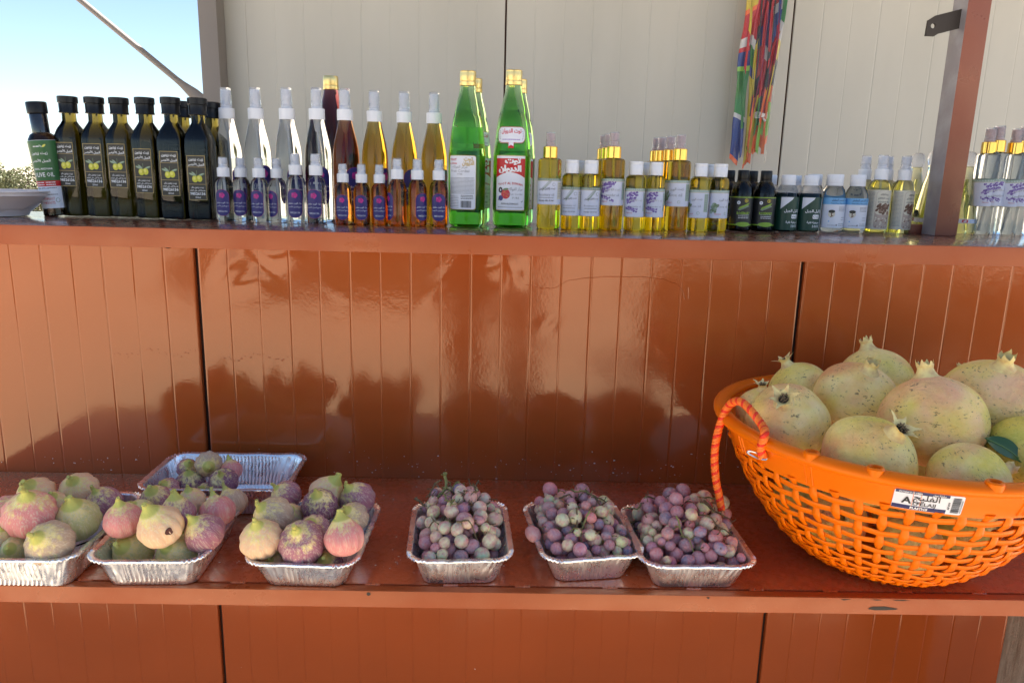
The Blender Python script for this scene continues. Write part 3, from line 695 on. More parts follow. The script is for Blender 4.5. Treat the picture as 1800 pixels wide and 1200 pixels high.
def lab_green_front():
    L = Lab(); w = .052; z0, z1 = .030, .1185; h = z1-z0
    L.rect(-w/2-.0008, z0-.001, w/2+.0008, z1+.001, 'ink_gold', 0, 20); L.rect(-w/2, z0, w/2, z1, 'ink_paper2', 1, 20)
    top = [(-w/2, z1-.004)]+[(w/2, z1-.004), (w/2, z0+h*.60)]+[(w/2-w*i/10, z0+h*(.60+.10*sin(pi*i/10))-.0) for i in range(1, 10)]+[(-w/2, z0+h*.60)]
    L.poly(top, 'ink_red', 2, 16)
    L.text('تـوت'.replace('ـ', ''), .004, z0+h*.895, .0145, 'ink_white', 3, maxw=w*.52, bold=.07, stretch=1.3); L.text('الديوان', -.001, z0+h*.755, .0155, 'ink_white', 3, maxw=w*.76, bold=.07, stretch=1.15)
    L.text('TOOT AL DIWAN', 0, z0+h*.52, .0076, 'ink_red', 3, maxw=w*.82, bold=.02, arc=6)
    L.text('مركز الفواكه', .0095, z0+h*.385, .0050, 'ink_grey', 3, maxw=.024, bold=.005); L.text('Fruit Cordial', .0095, z0+h*.305, .0048, 'ink_grey', 3, maxw=.024); L.text('PURE', .010, z0+h*.225, .0036, 'ink_grey', 3)
    L.ell(-.0075, z0+h*.30, .0078, .0085, 'ink_berry', 2, .3, 16); L.ell(-.0072, z0+h*.385, .005, .002, 'ink_leaf', 3, .2, 8)
    for i in range(7): L.ell(-.0075+.004*cos(i*1.9), z0+h*.29+.004*sin(i*1.7), .0005, .0006, 'ink_yellow', 3, 0, 5)
    for i in range(9): L.ell(-.0165+.0026*cos(i*.75), z0+h*.37+.0034*sin(i*.75), .0016, .0016, 'ink_blackberry', 2+(i % 2), 0, 7)
    L.ell(-.0160, z0+h*.22, .0045, .0045, 'ink_blueberry', 3, 0, 12); L.ell(-.0195, z0+h*.2, .003, .0012, 'ink_leaf', 2, .8, 7)
    L.text('NON ALCOHOLIC', 0, z0+h*.115, .0030, 'ink_black', 3, maxw=w*.56, bold=.02); L.lines(-w*.42, w*.42, z0+h*.05, z0+h*.05, 1, .0010, 'ink_grey', 3, 2)
    L.text('✓', .021, z0+h*.16, .0035, 'ink_black', 3, bold=.03)
    return L.mesh('front_label', green_r)
def lab_green_back():
    L = Lab(); w = .050; z0, z1 = .030, .1185; h = z1-z0
    L.rrect(-w/2-.0008, z0-.0008, w/2+.0008, z1+.0008, .004, 'ink_gold', 0, 20); L.rrect(-w/2, z0, w/2, z1, .0035, 'ink_paper2', 1, 20)
    L.text('توت', .012, z0+h*.93, .0060, 'ink_gold', 3, maxw=.016, bold=.04); L.text('الديوان', .012, z0+h*.86, .0065, 'ink_gold', 3, maxw=.02, bold=.04)
    L.text('TOOT', -.0155, z0+h*.93, .0036, 'ink_berry', 3, bold=.03); L.text('AL DIWAN', -.0155, z0+h*.865, .0036, 'ink_berry', 3, maxw=.016, bold=.03)
    L.text('مركز الفواكه', -.003, z0+h*.79, .0042, 'ink_grey', 3); L.text('Fruit Cordial', -.003, z0+h*.72, .0046, 'ink_grey', 3); L.text('PURE', -.002, z0+h*.66, .0028, 'ink_grey', 3)
    L.lines(-w*.45, w*.45, z0+h*.30, z0+h*.59, 13, .0008, 'ink_grey', 3, 5)
    L.lines(0, w*.42, z0+h*.20, z0+h*.26, 3, .001, 'ink_black', 3, 6); L.barcode(.0, z0+h*.03, .018, z0+h*.16, 'ink_black')
    L.lines(-w*.45, -.004, z0+h*.03, z0+h*.24, 8, .0008, 'ink_grey', 3, 8)
    return L.mesh('back_label', green_r)
def lab_green_neck():
    L = Lab(); w = .050; z0, z1 = .1395, .1655; c = (z0+z1)/2
    L.poly([(-.0048, z0+.003), (.0048, z0+.003), (.0048, z0-.0085), (-.0048, z0-.0085)], 'ink_red', 0); L.poly([(-.0040, z0+.003), (.0040, z0+.003), (.0040, z0-.0055), (0, z0-.003), (-.0040, z0-.0055)], 'ink_paper2', 1)
    L.rrect(-w/2-.0003, z0-.0003, w/2+.0003, z1+.0003, .009, 'ink_palegreen', 0, 18); L.rrect(-w/2, z0, w/2, z1, .009, 'ink_red', 1, 18); L.rrect(-w/2+.0008, z0+.0008, w/2-.0008, z1-.0008, .0084, 'ink_paper2', 2, 18)
    L.text('توت الديوان', 0, c+.0055, .0062, 'ink_berry', 3, maxw=w*.68, bold=.03); L.text('شراب التوت', 0, c-.0015, .0032, 'ink_paper', 3); L.lines(-w*.3, w*.3, c-.0075, c-.0075, 1, .0016, 'ink_lav2', 3, 3)
    for sg in (-1, 1):
        for i in range(5): L.ell(sg*(w*.42-abs(i-2)*.0006), c-.006+.003*i, .0014, .0006, 'ink_sage', 3, sg*.8, 6)
    return L.mesh('neck_label', green_r)

# ---- parts shared by the sprayers
def sprayer(parent, z, rc, hc, rn, hn, collar='white_plastic', nozzle='white_plastic', ribs=False):
    b = MB(); seg = 40 if ribs else 28
    rr_ = [[((rc+(.0002 if (ribs and j % 2) else 0))*cos(2*pi*j/seg), (rc+(.0002 if (ribs and j % 2) else 0))*sin(2*pi*j/seg), zz) for j in range(seg)] for zz in (z, z+hc*.96)]
    top = [[(rc*.95*cos(2*pi*j/seg), rc*.95*sin(2*pi*j/seg), z+hc) for j in range(seg)]]
    b.rings(rr_+top); b.build('collar', collar, parent)
    z2 = z+hc
    b = MB(); b.lathe([(rn*.98, z2), (rn*.98, z2+hn*.13), (rn*.70, z2+hn*.16), (rn*.62, z2+hn*.36), (rn*.76, z2+hn*.42), (rn*.74, z2+hn*.84), (rn*.60, z2+hn*.90)], 20)
    b.lathe([(rn*.22, z2+hn*.6), (rn*.22, z2+hn*.72)], 8, cx=0, cy=-rn*.62); b.build('nozzle', nozzle, parent)
    b = MB(); b.lathe([(rn*1.08, z2+.0003), (rn*1.06, z2+hn*.5), (rn*1.0, z2+hn*.95), (rn*.93, z2+hn)], 24, cap0=False)
    b.lathe([(rn*.98, z2+.0003), (rn*.97, z2+hn*.5), (rn*.92, z2+hn*.93)], 24, cap0=False); b.build('overcap', 'clear_plastic', parent)
def diptube(parent, z0, z1, lean=.004, top=None):
    b = MB(); b.tube([(lean, -.001, z0), (lean*.4, 0, (z0+z1)/2), (0, 0, z1)], .0017, 8)
    if top: b.lathe([(.0024, z1-.020), (.0030, z1-.018), (.0050, z1-.001), (.0056, z1+.006)], 14)
    b.build('dip_tube', 'dip_tube_plastic', parent)
def base_of(px, py, r):
    p = at_z(px, py, ZC); d = Vector((p.x, p.y)).normalized(); return Vector((p.x+d.x*r, p.y+d.y*r, ZC))

# ---- builders (each makes one bottle; repeats are copied from it)
def mk_olive():
    t = thing('olive_oil_bottle', 'x', 'bottle'); h = .0205
    def sec(hw, r, z, n=4):
        out = []
        for cx, cy, a0 in ((hw-r, hw-r, 0), (-hw+r, hw-r, 90), (-hw+r, -hw+r, 180), (hw-r, -hw+r, 270)):
            out += [(cx+r*cos(RAD(a0+k*90/n)), cy+r*sin(RAD(a0+k*90/n)), z) for k in range(n+1)]
        return out
    b = MB(); b.rings([sec(.0175, .006, 0), sec(.0200, .0055, .002), sec(h, .005, .006), sec(h, .005, .130), sec(h*.985, .0055, .135), sec(.0175, .0095, .147), sec(.0130, .0105, .1565), sec(.0112, .0108, .161), sec(.0108, .0107, .180)])
    b.build('glass_body', 'olive_glass', t)
    b = MB(); b.lathe([(.0136, .1735), (.0150, .174), (.0150, .176), (.0143, .177), (.0145, .190), (.0160, .191), (.0160, .2005), (.0150, .2015)], 36); b.build('cap', 'black_plastic', t)
    link('label', lab_olive(), t, (0, 0, .050)); return t
def mk_slim_oil():
    t = thing('olive_oil_bottle', 'slim bottle with green, white and red label, leaning left of the square bottles', 'bottle')
    P = [(.0165, 0), (.0190, .002), (.0188, .008), (.0192, .04), (.0215, .095), (.0228, .125), (.0222, .130), (.0180, .138), (.0135, .141), (.0125, .147), (.0120, .160)]
    b = MB(); b.lathe(P, 36); b.build('glass_body', 'brown_glass', t)
    b = MB(); b.lathe([(.0136, .1400), (.0138, .171), (.0128, .1725)], 28); b.build('neck_seal', 'black_shrink', t)
    b = MB(); b.lathe([(.0148, .1725), (.0158, .1735), (.0160, .1905), (.015, .192)], 32); b.build('cap', 'black_plastic', t)
    def rf(z):
        for (r0, a), (r1, c) in zip(P, P[1:]):
            if a <= z <= c: return r0+(r1-r0)*(z-a)/(c-a)
        return .02
    L = Lab(); e = .034
    L.rrect(-e, .013, e, .128, .004, 'ink_paper2', 0, 22); L.rect(-e, .060, e, .124, 'ink_green', 1, 22); L.rect(-e, .124, e, .1275, 'ink_green', 1, 22); L.rect(-e, .0505, e, .060, 'ink_red', 1, 22)
    L.text('زيت زيتون', -.0005, .1055, .0075, 'ink_white', 2, maxw=.026, bold=.02); L.text('الجبل الأخضر', -.0005, .0935, .0075, 'ink_white', 2, maxw=.030, bold=.02)
    L.text('JABAL AKDHAR', 0, .081, .0046, 'ink_white', 2, maxw=.031, bold=.012); L.text('OLIVE OIL', 0, .0705, .0072, 'ink_white', 2, maxw=.033, bold=.01)
    for sx in (-.0085, .0085): L.lines(sx-.007, sx+.007, .0533, .0572, 2, .0014, 'ink_white', 2, 3)
    L.text('Year of Prod.', -.006, .0475, .0026, 'ink_black', 2, bold=.02); L.lines(.003, .016, .0475, .0475, 1, .0012, 'ink_black', 2, 1); L.lines(-.014, .016, .0365, .0365, 1, .0011, 'ink_black', 2, 5)
    L.text('99384607', .0, .0295, .0050, 'ink_red', 2, maxw=.020); L.text('99830075', .0, .0225, .0050, 'ink_red', 2, maxw=.020)
    L.ell(.0145, .0265, .0034, .0040, 'ink_sage', 2, 0, 12); L.ell(.0145, .0265, .0027, .0033, 'ink_paper2', 3, 0, 12); L.ell(-.0135, .0255, .0008, .0022, 'ink_black', 2, .5, 8)
    L.ell(.009, .1185, .0035, .0016, 'ink_olive2', 2, .7, 8); L.ell(.004, .118, .003, .0013, 'ink_sage2', 2, 2.4, 8); L.lines(-.008, .002, .1175, .1175, 1, .0018, 'ink_white', 2, 9)
    link('label', L.mesh('label', rf), t); return t
def mk_tall(glass):
    t = thing('rose_water_bottle', 'x', 'bottle')
    P = [(.0200, 0), (.0228, .003), (.0232, .008), (.0230, .030), (.0230, .100), (.0228, .112), (.0219, .124), (.0194, .139), (.0160, .153), (.0132, .165), (.0117, .174)]
    b = MB(); b.lathe(P, 40); b.build('glass_body', glass, t); diptube(t, .012, .172, .006, True); sprayer(t, .173, .0136, .0185, .0090, .0345)
    link('label', lab_rose(.034, .066, .028, .0231), t); return t
def mk_small(glass):
    t = thing('small_spray_bottle', 'x', 'bottle')
    P = [(.0130, 0), (.0148, .002), (.0150, .006), (.0150, .056), (.0144, .062), (.0125, .068), (.0095, .071), (.0085, .073), (.0085, .076)]
    b = MB(); b.lathe(P, 32); b.build('body', glass, t); diptube(t, .006, .073, .003); sprayer(t, .0735, .0100, .0150, .0072, .0175, ribs=True)
    link('label', lab_rose(.0225, .043, .009, .0151), t); return t
def mk_green():
    t = thing('cordial_bottle', 'x', 'bottle'); b = MB()
    # faceted shoulder ribs
    seg = 48; R = []
    for r, z in [(.026, 0), (.0302, .004), (.0312, .012), (.0308, .026), (.0318, .030), (.0318, .075), (.0318, .120), (.0312, .1255), (.0308, .1275), (.0304, .134), (.0292, .147), (.0276, .160), (.0259, .171), (.0242, .182), (.0235, .1835), (.0214, .195), (.0186, .207), (.0145, .222), (.0120, .236), (.0118, .246)]:
        a = .022 if .182 < z < .215 else 0
        R.append([(r*(1-a*(1-abs(cos(9*pi*j/seg*2/2))))*cos(2*pi*j/seg), r*(1-a*(1-abs(cos(9*pi*j/seg*2/2))))*sin(2*pi*j/seg), z) for j in range(seg)])
    b.rings(R); b.build('glass_body', 'green_glass', t)
    b = MB(); b.lathe([(.0138, .2335), (.0142, .2345), (.0142, .2400), (.0133, .2408), (.0136, .2416), (.0140, .2520), (.0137, .2545), (.0139, .2560), (.0130, .2575)], 32); b.build('screw_cap', 'cap_gold', t)
    link('front_label', lab_green_front(), t); link('neck_label', lab_green_neck(), t); link('back_label', lab_green_back(), t, (0, 0, 0), (0, 0, pi)); return t
def mk_syrup():
    t = thing('cordial_bottle', 'dark red cordial bottle with a gold screw cap behind the brown spray bottle', 'bottle', group=None)
    b = MB(); b.lathe([(r, z*1.0) for r, z in GP], 40); b.build('glass_body', 'syrup_glass', t)
    b = MB(); b.lathe([(.0138, .2335), (.0142, .2345), (.0142, .2400), (.0133, .2408), (.0136, .2416), (.0140, .2520), (.0137, .2545), (.0130, .2575)], 32); b.build('screw_cap', 'cap_gold', t); return t
def mk_gold(kind):
    t = thing('oil_spray_bottle', 'x', 'bottle')
    b = MB(); b.lathe([(.0185, 0), (.0198, .0015), (.0200, .004), (.0200, .113), (.0194, .1165), (.0165, .1185), (.0115, .1195)], 40); b.build('body', 'yellow_oil', t)
    diptube(t, .006, .118, .005); sprayer(t, .1197, .0122, .0185, .0082, .0240, 'gold_metal', 'rose_plastic'); link('label', lab_oil(kind, .0410, .0855, .0201), t); return t
def mk_flip(kind):
    t = thing('oil_bottle', 'x', 'bottle')
    b = MB(); b.lathe([(.0150, 0), (.0162, .0015), (.0164, .004), (.0162, .084), (.0155, .0885), (.0125, .0915), (.0095, .093)], 36); b.build('body', 'yellow_oil', t)
    b = MB(); b.lathe([(.0114, .0928), (.0116, .0935), (.0116, .1085), (.0113, .1092), (.0116, .1098), (.0116, .1138), (.0108, .1148)], 28); b.build('flip_cap', 'white_plastic', t)
    link('label', lab_oil(kind, .0225, .0705, .0164, 4), t); return t
def mk_black():
    t = thing('rosemary_bottle', 'x', 'bottle')
    b = MB(); b.lathe([(.0175, 0), (.0192, .002), (.0195, .006), (.0195, .062), (.0188, .070), (.0165, .078), (.0125, .0845), (.0098, .087), (.0092, .09)], 36); b.build('glass_body', 'brown_glass', t)
    b = MB(); seg = 48
    b.rings([[(r*(1+(.02 if j % 2 and rb else 0))*cos(2*pi*j/seg), r*(1+(.02 if j % 2 and rb else 0))*sin(2*pi*j/seg), z) for j in range(seg)] for r, z, rb in
             [(.0100, .0858, 0), (.0104, .0862, 0), (.0104, .0895, 0), (.0097, .0898, 0), (.0099, .0905, 1), (.0098, .1045, 1), (.0092, .1060, 0)]]); b.build('cap', 'black_plastic', t)
    L = Lab(); e = .034; L.rect(-e, .0125, e, .0595, 'ink_black', 0, 20); L.rect(-e, .0585, e, .0600, 'ink_lime', 1, 20); L.rect(-e, .0105, e, .0125, 'ink_lime', 1, 20)
    L.ell(.003, .0125, .0130, .0040, 'ink_lime', 2, 0, 16)
    L.ell(.0055, .0535, .0032, .0032, 'ink_yellow', 2); L.ell(.0055, .0535, .0025, .0025, 'ink_black', 3); L.ell(.0055, .0533, .0010, .0015, 'ink_yellow', 4); L.ell(-.0075, .0500, .0030, .0030, 'ink_paper2', 2); L.ell(-.0075, .0500, .0012, .0012, 'ink_grey', 3)
    for i in range(13):
        x = -.006+i*.0013; y = .0385+i*.0006
        L.ell(x, y+.002, .0030, .0006, 'ink_lime', 2, 1.1, 6); L.ell(x, y-.001, .0026, .0006, 'ink_sage', 2, -.5, 6)
    L.text('ROSEMARY', .002, .0320, .0042, 'ink_lime', 3, maxw=.023, bold=.03); L.rect(-.0075, .0290, .0125, .0293, 'ink_white', 2); L.lines(-.0065, .0115, .0235, .0265, 2, .0009, 'ink_white', 2, 4)
    link('label', L.mesh('label', .0196), t); return t
def mk_dark():
    t = thing('dark_oil_bottle', 'x', 'bottle'); b = MB(); b.lathe([(.0185, 0), (.0202, .002), (.0206, .005), (.0206, .060)], 36, cap1=False)
    b.lathe([(.0206, .060), (.0198, .0675), (.0190, .069)], 36, cap0=False); b.build('liquid_body', 'dark_green_glass', t)
    b = MB(); b.lathe([(.0199, .0677), (.0185, .0725), (.0155, .0785), (.0130, .0820), (.0128, .0835)], 32, cap0=False); b.build('shoulder', 'clear_plastic', t)
    b = MB(); b.lathe([(.0127, .0820), (.0131, .0825), (.0131, .0850), (.0127, .0855), (.0130, .0862), (.0128, .0985), (.0120, .1000)], 32); b.build('screw_cap', 'white_plastic', t)
    L = Lab(); e = .040; L.rect(-e, .003, e, .0615, 'ink_deepgreen', 0, 24)
    L.poly([(-.0205, .0610), (.0015, .0610), (-.0010, .0570), (-.0205, .0400)], 'ink_paper2', 1); L.rect(.0185, .003, .0235, .0590, 'ink_paper2', 1)
    L.text('إكليل الجبل', .001, .0365, .0085, 'ink_white', 2, maxw=.029, bold=.03); L.rrect(-.0005, .0235, .0125, .0310, .002, 'ink_white', 2); L.text('زيت', .006, .0272, .0048, 'ink_deepgreen', 3, bold=.01)
    L.text('طبيعية نقية', .002, .0170, .0062, 'ink_white', 2, maxw=.023, bold=.03); L.text('100%', .0075, .0102, .0050, 'ink_white', 2, bold=.01)
    link('label', L.mesh('label', .0207), t); return t
def mk_blue():
    t = thing('water_bottle', 'x', 'bottle'); b = MB(); b.lathe([(.0180, 0), (.0198, .002), (.0202, .006), (.0202, .062), (.0195, .0675), (.0165, .0765), (.0135, .0810), (.0130, .0840)], 36); b.build('body', 'water_glass', t)
    b = MB(); b.lathe([(.0130, .0825), (.0134, .0832), (.0134, .0858), (.0130, .0863), (.0133, .087), (.0131, .1015), (.0123, .1030)], 32); b.build('screw_cap', 'white_plastic', t)
    L = Lab(); e = .030; L.rect(-e, .0085, e, .0615, 'ink_paper2', 0, 22); L.rect(-e, .0500, e, .0615, 'ink_blue', 1, 22); L.text('ماء الشمر المقطر', .002, .0575, .0036, 'ink_navy', 3, maxw=.029, bold=.01); L.text('Fennel Water Natural & Pure', .002, .0528, .0030, 'ink_navy', 3, maxw=.030, bold=.01)
    L.ell(-.0115, .0345, .0080, .0095, 'ink_paper', 1, 0, 16); L.ell(-.0105, .0330, .0060, .0062, 'ink_cream', 2, 0, 14); L.ell(-.0105, .0375, .0055, .0030, 'ink_charcoal', 3, 0, 10); L.ell(-.0105, .0325, .0010, .0040, 'ink_brown', 3, 0, 6); L.ell(-.010, .0290, .0035, .0008, 'ink_brown', 3, .6, 6)
    L.lines(.001, .016, .0385, .0455, 4, .0009, 'ink_grey', 2, 6); L.lines(.007, .016, .0230, .0270, 2, .0009, 'ink_grey', 2, 7); L.lines(-.015, -.001, .0130, .0130, 1, .0009, 'ink_grey', 2, 8); L.lines(.003, .016, .0130, .0160, 2, .0009, 'ink_grey', 2, 9)
    L.ell(-.0140, .0200, .0012, .0013, 'ink_blue', 2, 0, 8); L.ell(-.0005, .0135, .0014, .0016, 'ink_grey', 2, 0, 8)
    link('label', L.mesh('label', .0203), t); return t
def mk_choc():
    t = thing('cocoa_spray_bottle', 'x', 'bottle'); b = MB(); b.lathe([(.0185, 0), (.0203, .002), (.0206, .006), (.0206, .072), (.0203, .079), (.0188, .087), (.0160, .093), (.0120, .0965), (.0100, .0975)], 36); b.build('body', 'pale_oil', t)
    diptube(t, .006, .096, .005); sprayer(t, .0970, .0116, .0190, .0088, .0255, ribs=True)
    L = Lab(); e = .034; L.rect(-e, .007, .020, .0785, 'ink_cream', 0, 24); rr = random.Random(3)
    L.rrect(-.0125, .0085, .0150, .0765, .006, 'ink_tan', 1); L.rrect(-.0120, .034, .0145, .0760, .006, 'ink_cream', 2)
    L.text('زبدة الكاكاو', .001, .0700, .0030, 'ink_black', 3, bold=.02, maxw=.014); L.text('زيت الكاكاو', .001, .0635, .0056, 'ink_black', 3, maxw=.02, bold=.01); L.text('COCOA OIL', .001, .0570, .0030, 'ink_black', 3, bold=.02, maxw=.02)
    for i in range(26): L.ell(.001+rr.uniform(-1, 1)*.0105, .0445+rr.uniform(-1, 1)*.008, rr.uniform(.0025, .0042), rr.uniform(.0018, .003), rr.choice(['ink_brown', 'ink_brown2', 'ink_brown']), 3+i % 3, rr.uniform(0, 3), 8)
    for i in range(30): L.ell(.001+rr.uniform(-1, 1)*.0115, .020+rr.uniform(-1, 1)*.010, rr.uniform(.001, .002), rr.uniform(.0008, .0016), rr.choice(['ink_brown2', 'ink_cream', 'ink_cream']), 3+i % 2, rr.uniform(0, 3), 6)
    L.lines(-.029, -.0155, .014, .074, 26, .0008, 'ink_grey', 2, 4)
    link('label', L.mesh('label', .0207), t); return t
def mk_cone():
    t = thing('herb_bottle', 'x', 'bottle')
    P = [(.0255, 0), (.0280, .003), (.0275, .012), (.0230, .050), (.0165, .088), (.0118, .104), (.0105, .112), (.0105, .122), (.0120, .124)]
    b = MB(); b.lathe(P, 36); b.build('glass_body', 'pale_oil', t)
    b = MB(); b.lathe([(.0105, .1245), (.0115, .126), (.0128, .130), (.0132, .137), (.0122, .144), (.0095, .149), (.0055, .1515)], 28); b.build('ball_stopper', 'clear_plastic', t)
    b = MB()
    for i, (a, l) in enumerate(((.2, .095), (1.6, .08), (3.3, .10), (4.7, .07))): b.tube([(.014*cos(a), .014*sin(a), .006), (.006*cos(a), .006*sin(a), l*.6), (.004*cos(a+1), .004*sin(a+1), l)], .0022, 6)
    b.build('herb_stem', 'herb', t)
    L = Lab(); L.rect(-.040, .0195, .040, .0275, 'ink_paper2', 0, 24); L.rrect(-.018, .0205, -.008, .0262, .001, 'ink_berry', 1); L.ell(-.013, .0230, .003, .0015, 'ink_paper2', 2, .3, 8); L.lines(-.005, .016, .0216, .0250, 2, .0011, 'ink_blue', 2, 3)
    link('label', L.mesh('label', .0272), t); return t
def mk_clear():
    t = thing('clear_spray_bottle', 'x', 'bottle'); b = MB(); b.lathe([(.0205, 0), (.0222, .002), (.0224, .006), (.0224, .148), (.0216, .1525), (.0175, .1550), (.0125, .156)], 40); b.build('body', 'water_glass', t)
    diptube(t, .006, .155, -.012); sprayer(t, .1562, .0136, .0215, .0098, .0270, 'gold_metal', 'rose_plastic')
    link('label', lab_oil('lavender', .054, .1055, .0225, 8), t); return t

# ---- placing: (pixel x of the foot, pixel y of the front of the foot, turn of the label, depth shift)
made = {}
def put(key, maker, px, py, r, lb, rz=0, back=0, dx=0, scale=1, group=None, lean=0, ldz=None, lrz=None):
    if key not in made: o = made[key] = maker(); o['_used'] = 0
    else: o = copy_tree(made[key])
    if '_used' in o: del o['_used']
    p = base_of(px, py, r); d = Vector((p.x, p.y, 0)).normalized()
    jr = random.Random(px*7+int(back*1000)); rz += jr.uniform(-.05, .05)
    p = p+d*back; o.location = (p.x+dx, min(p.y, 1.415), ZC+.0003); o.rotation_euler = (0, lean, rz); o.scale = (scale,)*3
    o['label'] = lb; o['category'] = 'bottle'
    if group: o['group'] = group
    if ldz is not None or lrz is not None:
        for ch in o.children:
            if ch.name.split('.')[0] == 'label':
                if ldz is not None: ch.location.z = ldz
                if lrz is not None: ch.rotation_euler.z = lrz
    return o
OG = 'square dark green olive oil bottles'
ords = ['leftmost', 'second from the left', 'third from the left', 'fourth from the left', 'fifth from the left', 'rightmost, next to the clear sprayers']
for i, (px, py, dz) in enumerate(((139, 380, .0510), (184, 381, .0500), (226, 382, .0505), (270, 384, .0430), (314, 386, .0395), (360, 387, .0335))):
    put('olive', mk_olive, px, py, .0205, 'square olive oil bottle of the front row, '+ords[i], RAD([-3, -2, -1, -3, -2, -1][i]), group=OG, ldz=dz)
put('olive', mk_olive, 314, 386, .0205, 'square olive oil bottle in the back row, its cap between the last two front ones', back=.075, dx=.020, group=OG, rz=.1)
put('olive', mk_olive, 360, 387, .0205, 'square olive oil bottle in the back row beside the first clear sprayer', back=.075, dx=.024, group=OG, rz=-.1)
o = put('slim', mk_slim_oil, 99, 380, .019, 'slim bottle with green, white and red olive oil label, leaning at the left end', RAD(8), lean=RAD(-4.0), scale=.99)

TG = 'tall spray bottles in the second row'
for i, (px, py, rz) in enumerate(((409, 389, 75), (459, 391, 40), (512, 393, 50), (563, 395, 20))):
    put('tallw', lambda: mk_tall('water_glass'), px, py-4, .023, 'tall clear spray bottle, '+['first from the left, beside the olive oil', 'second from the left', 'third from the left', 'fourth, next to the brown one'][i], RAD(rz), group=TG, back=.012)
put('tallb', lambda: mk_tall('dark_amber_glass'), 611, 392, .023, 'tall spray bottle filled with dark red brown liquid', RAD(50), back=.012)
for i, px in enumerate((661, 712, 763)):
    put('talla', lambda: mk_tall('amber_glass'), px, 392+i, .023, 'tall golden amber spray bottle, '+['next to the dark brown one', 'in the middle of the three', 'next to the green bottle'][i], RAD([60, 45, 60][i]), group=TG, back=.012)
put('syrup', mk_syrup, 603, 386, .031, 'dark red cordial bottle with a gold screw cap behind the sprayers', back=.06, scale=.99)
SG = 'small clear spray bottles in the front row'
for i, (px, py, rz, sc_) in enumerate(((397.5, 389, 5, 1), (427.5, 389, 2, 1), (459, 391, -6, 1), (490, 391, -28, 1), (523, 393, 3, 1.08), (558, 394.5, -3, 1.08))):
    put('smw', lambda: mk_small('water_glass'), px, py, .015, 'small clear spray bottle with purple label, '+['first from the left', 'second from the left', 'third from the left', 'fourth, its label turned left', 'fifth, slightly larger', 'sixth, beside the brown ones'][i], RAD(rz), group=SG, scale=sc_)
for i, (px, py, rz, sc_) in enumerate(((604.5, 395.5, 0, .94), (637, 396, 3, .94), (668, 396.5, 3, .94), (699, 397.5, -62, 1.04), (734, 398, 42, 1.04), (771, 398.5, 3, 1.04))):
    put('sma', lambda: mk_small('small_amber_glass'), px, py, .015, 'small amber spray bottle with purple label, '+['first from the left', 'second from the left', 'third from the left', 'fourth, label turned to the left', 'fifth, label turned to the right', 'sixth, touching the green bottle'][i], RAD(rz), group='small amber spray bottles in the front row', scale=sc_)
GG = 'green cordial bottles with gold caps'
put('green', mk_green, 820, 399.5, .031, 'green cordial bottle turned to show its white back label', RAD(167), group=GG, scale=.985)
put('green', mk_green, 897.5, 401, .031, 'green cordial bottle with the red and white fruit label facing front', RAD(-3), group=GG)
put('green', mk_green, 820, 399.5, .031, 'green cordial bottle hidden behind the one with the back label', RAD(30), group=GG, back=.085, dx=.012, scale=.98)
put('green', mk_green, 897.5, 401, .031, 'green cordial bottle hidden behind the one with the red label', RAD(15), group=GG, back=.085, dx=.010, scale=.985)
AG = 'yellow oil sprayers with gold collars'
put('gr', lambda: mk_gold('rosemary'), 963, 403, .02, 'yellow oil sprayer with gold collar standing beside the green bottle', RAD(-18), group=AG, scale=.98)
put('gl', lambda: mk_gold('lavender'), 1072, 405, .02, 'yellow oil sprayer with gold collar and purple lavender label', RAD(-12), group=AG)
put('go', lambda: mk_gold('rose'), 1186, 406, .02, 'yellow oil sprayer with gold collar and rose oil label, front of its line', RAD(-30), group=AG)
for i, (k, px, py, bk, dx, lb) in enumerate((('gl', 1072, 405, .05, -.010, 'yellow oil sprayer standing right behind the lavender labelled one'), ('gl', 1072, 405, .095, -.018, 'yellow oil sprayer last in the line behind the lavender labelled one'),
        ('go', 1186, 406, .045, -.018, 'yellow oil sprayer second in line behind the rose labelled one'), ('go', 1186, 406, .085, -.034, 'yellow oil sprayer third in line behind the rose labelled one'), ('go', 1186, 406, .125, -.048, 'yellow oil sprayer last in line behind the rose labelled one'))):
    put(k, None, px, py, .02, lb, .1*i, back=bk, dx=dx, group=AG)
FG = 'yellow oil bottles with white flip caps'
for k, px, py, rz, lb in (('rosemary', 1001.5, 403.5, -20, 'small yellow oil bottle with flip cap, first right of the tall sprayer'), ('rosemary', 1035, 404.5, -4, 'small yellow oil bottle with flip cap, left against the lavender sprayer'),
        ('lavender', 1112, 406, -8, 'small yellow oil bottle with lavender label, right against the lavender sprayer'), ('lavender', 1147, 406, -14, 'small yellow oil bottle with lavender label, left against the rose sprayer'),
        ('rose', 1224, 407, -38, 'small yellow oil bottle with its green panel showing, right of the rose sprayer'), ('rose', 1258.5, 407.5, 5, 'small yellow oil bottle with rose oil label beside the black bottles')):
    put('f'+k, (lambda kk=k: mk_flip(kk)), px, py, .0163, lb, RAD(rz), group=FG)
for px, py, lb in ((1016, 404, 'white capped oil bottle behind the first pair of flip cap bottles'), (1128, 406, 'white capped oil bottle behind the lavender pair of flip cap bottles'), (1240, 407, 'white capped oil bottle behind the pair next to the black bottles')):
    put('frosemary', None, px, py, .0163, lb, .3, back=.05, group=FG)
BG = 'black rosemary bottles'
for px, py, bk, dx, rz, lb in ((1298.5, 407, 0, 0, -8, 'black rosemary bottle beside the yellow oils, front left'), (1338, 407.5, 0, 0, -8, 'black rosemary bottle beside the dark green labels, front right'),
        (1298.5, 407, .05, -.026, 10, 'black rosemary bottle behind the front left one'), (1338, 407.5, .05, -.026, 5, 'black rosemary bottle behind and between the front two')):
    put('blk', mk_black, px, py, .0195, lb, RAD(rz), back=bk, dx=dx, group=BG)
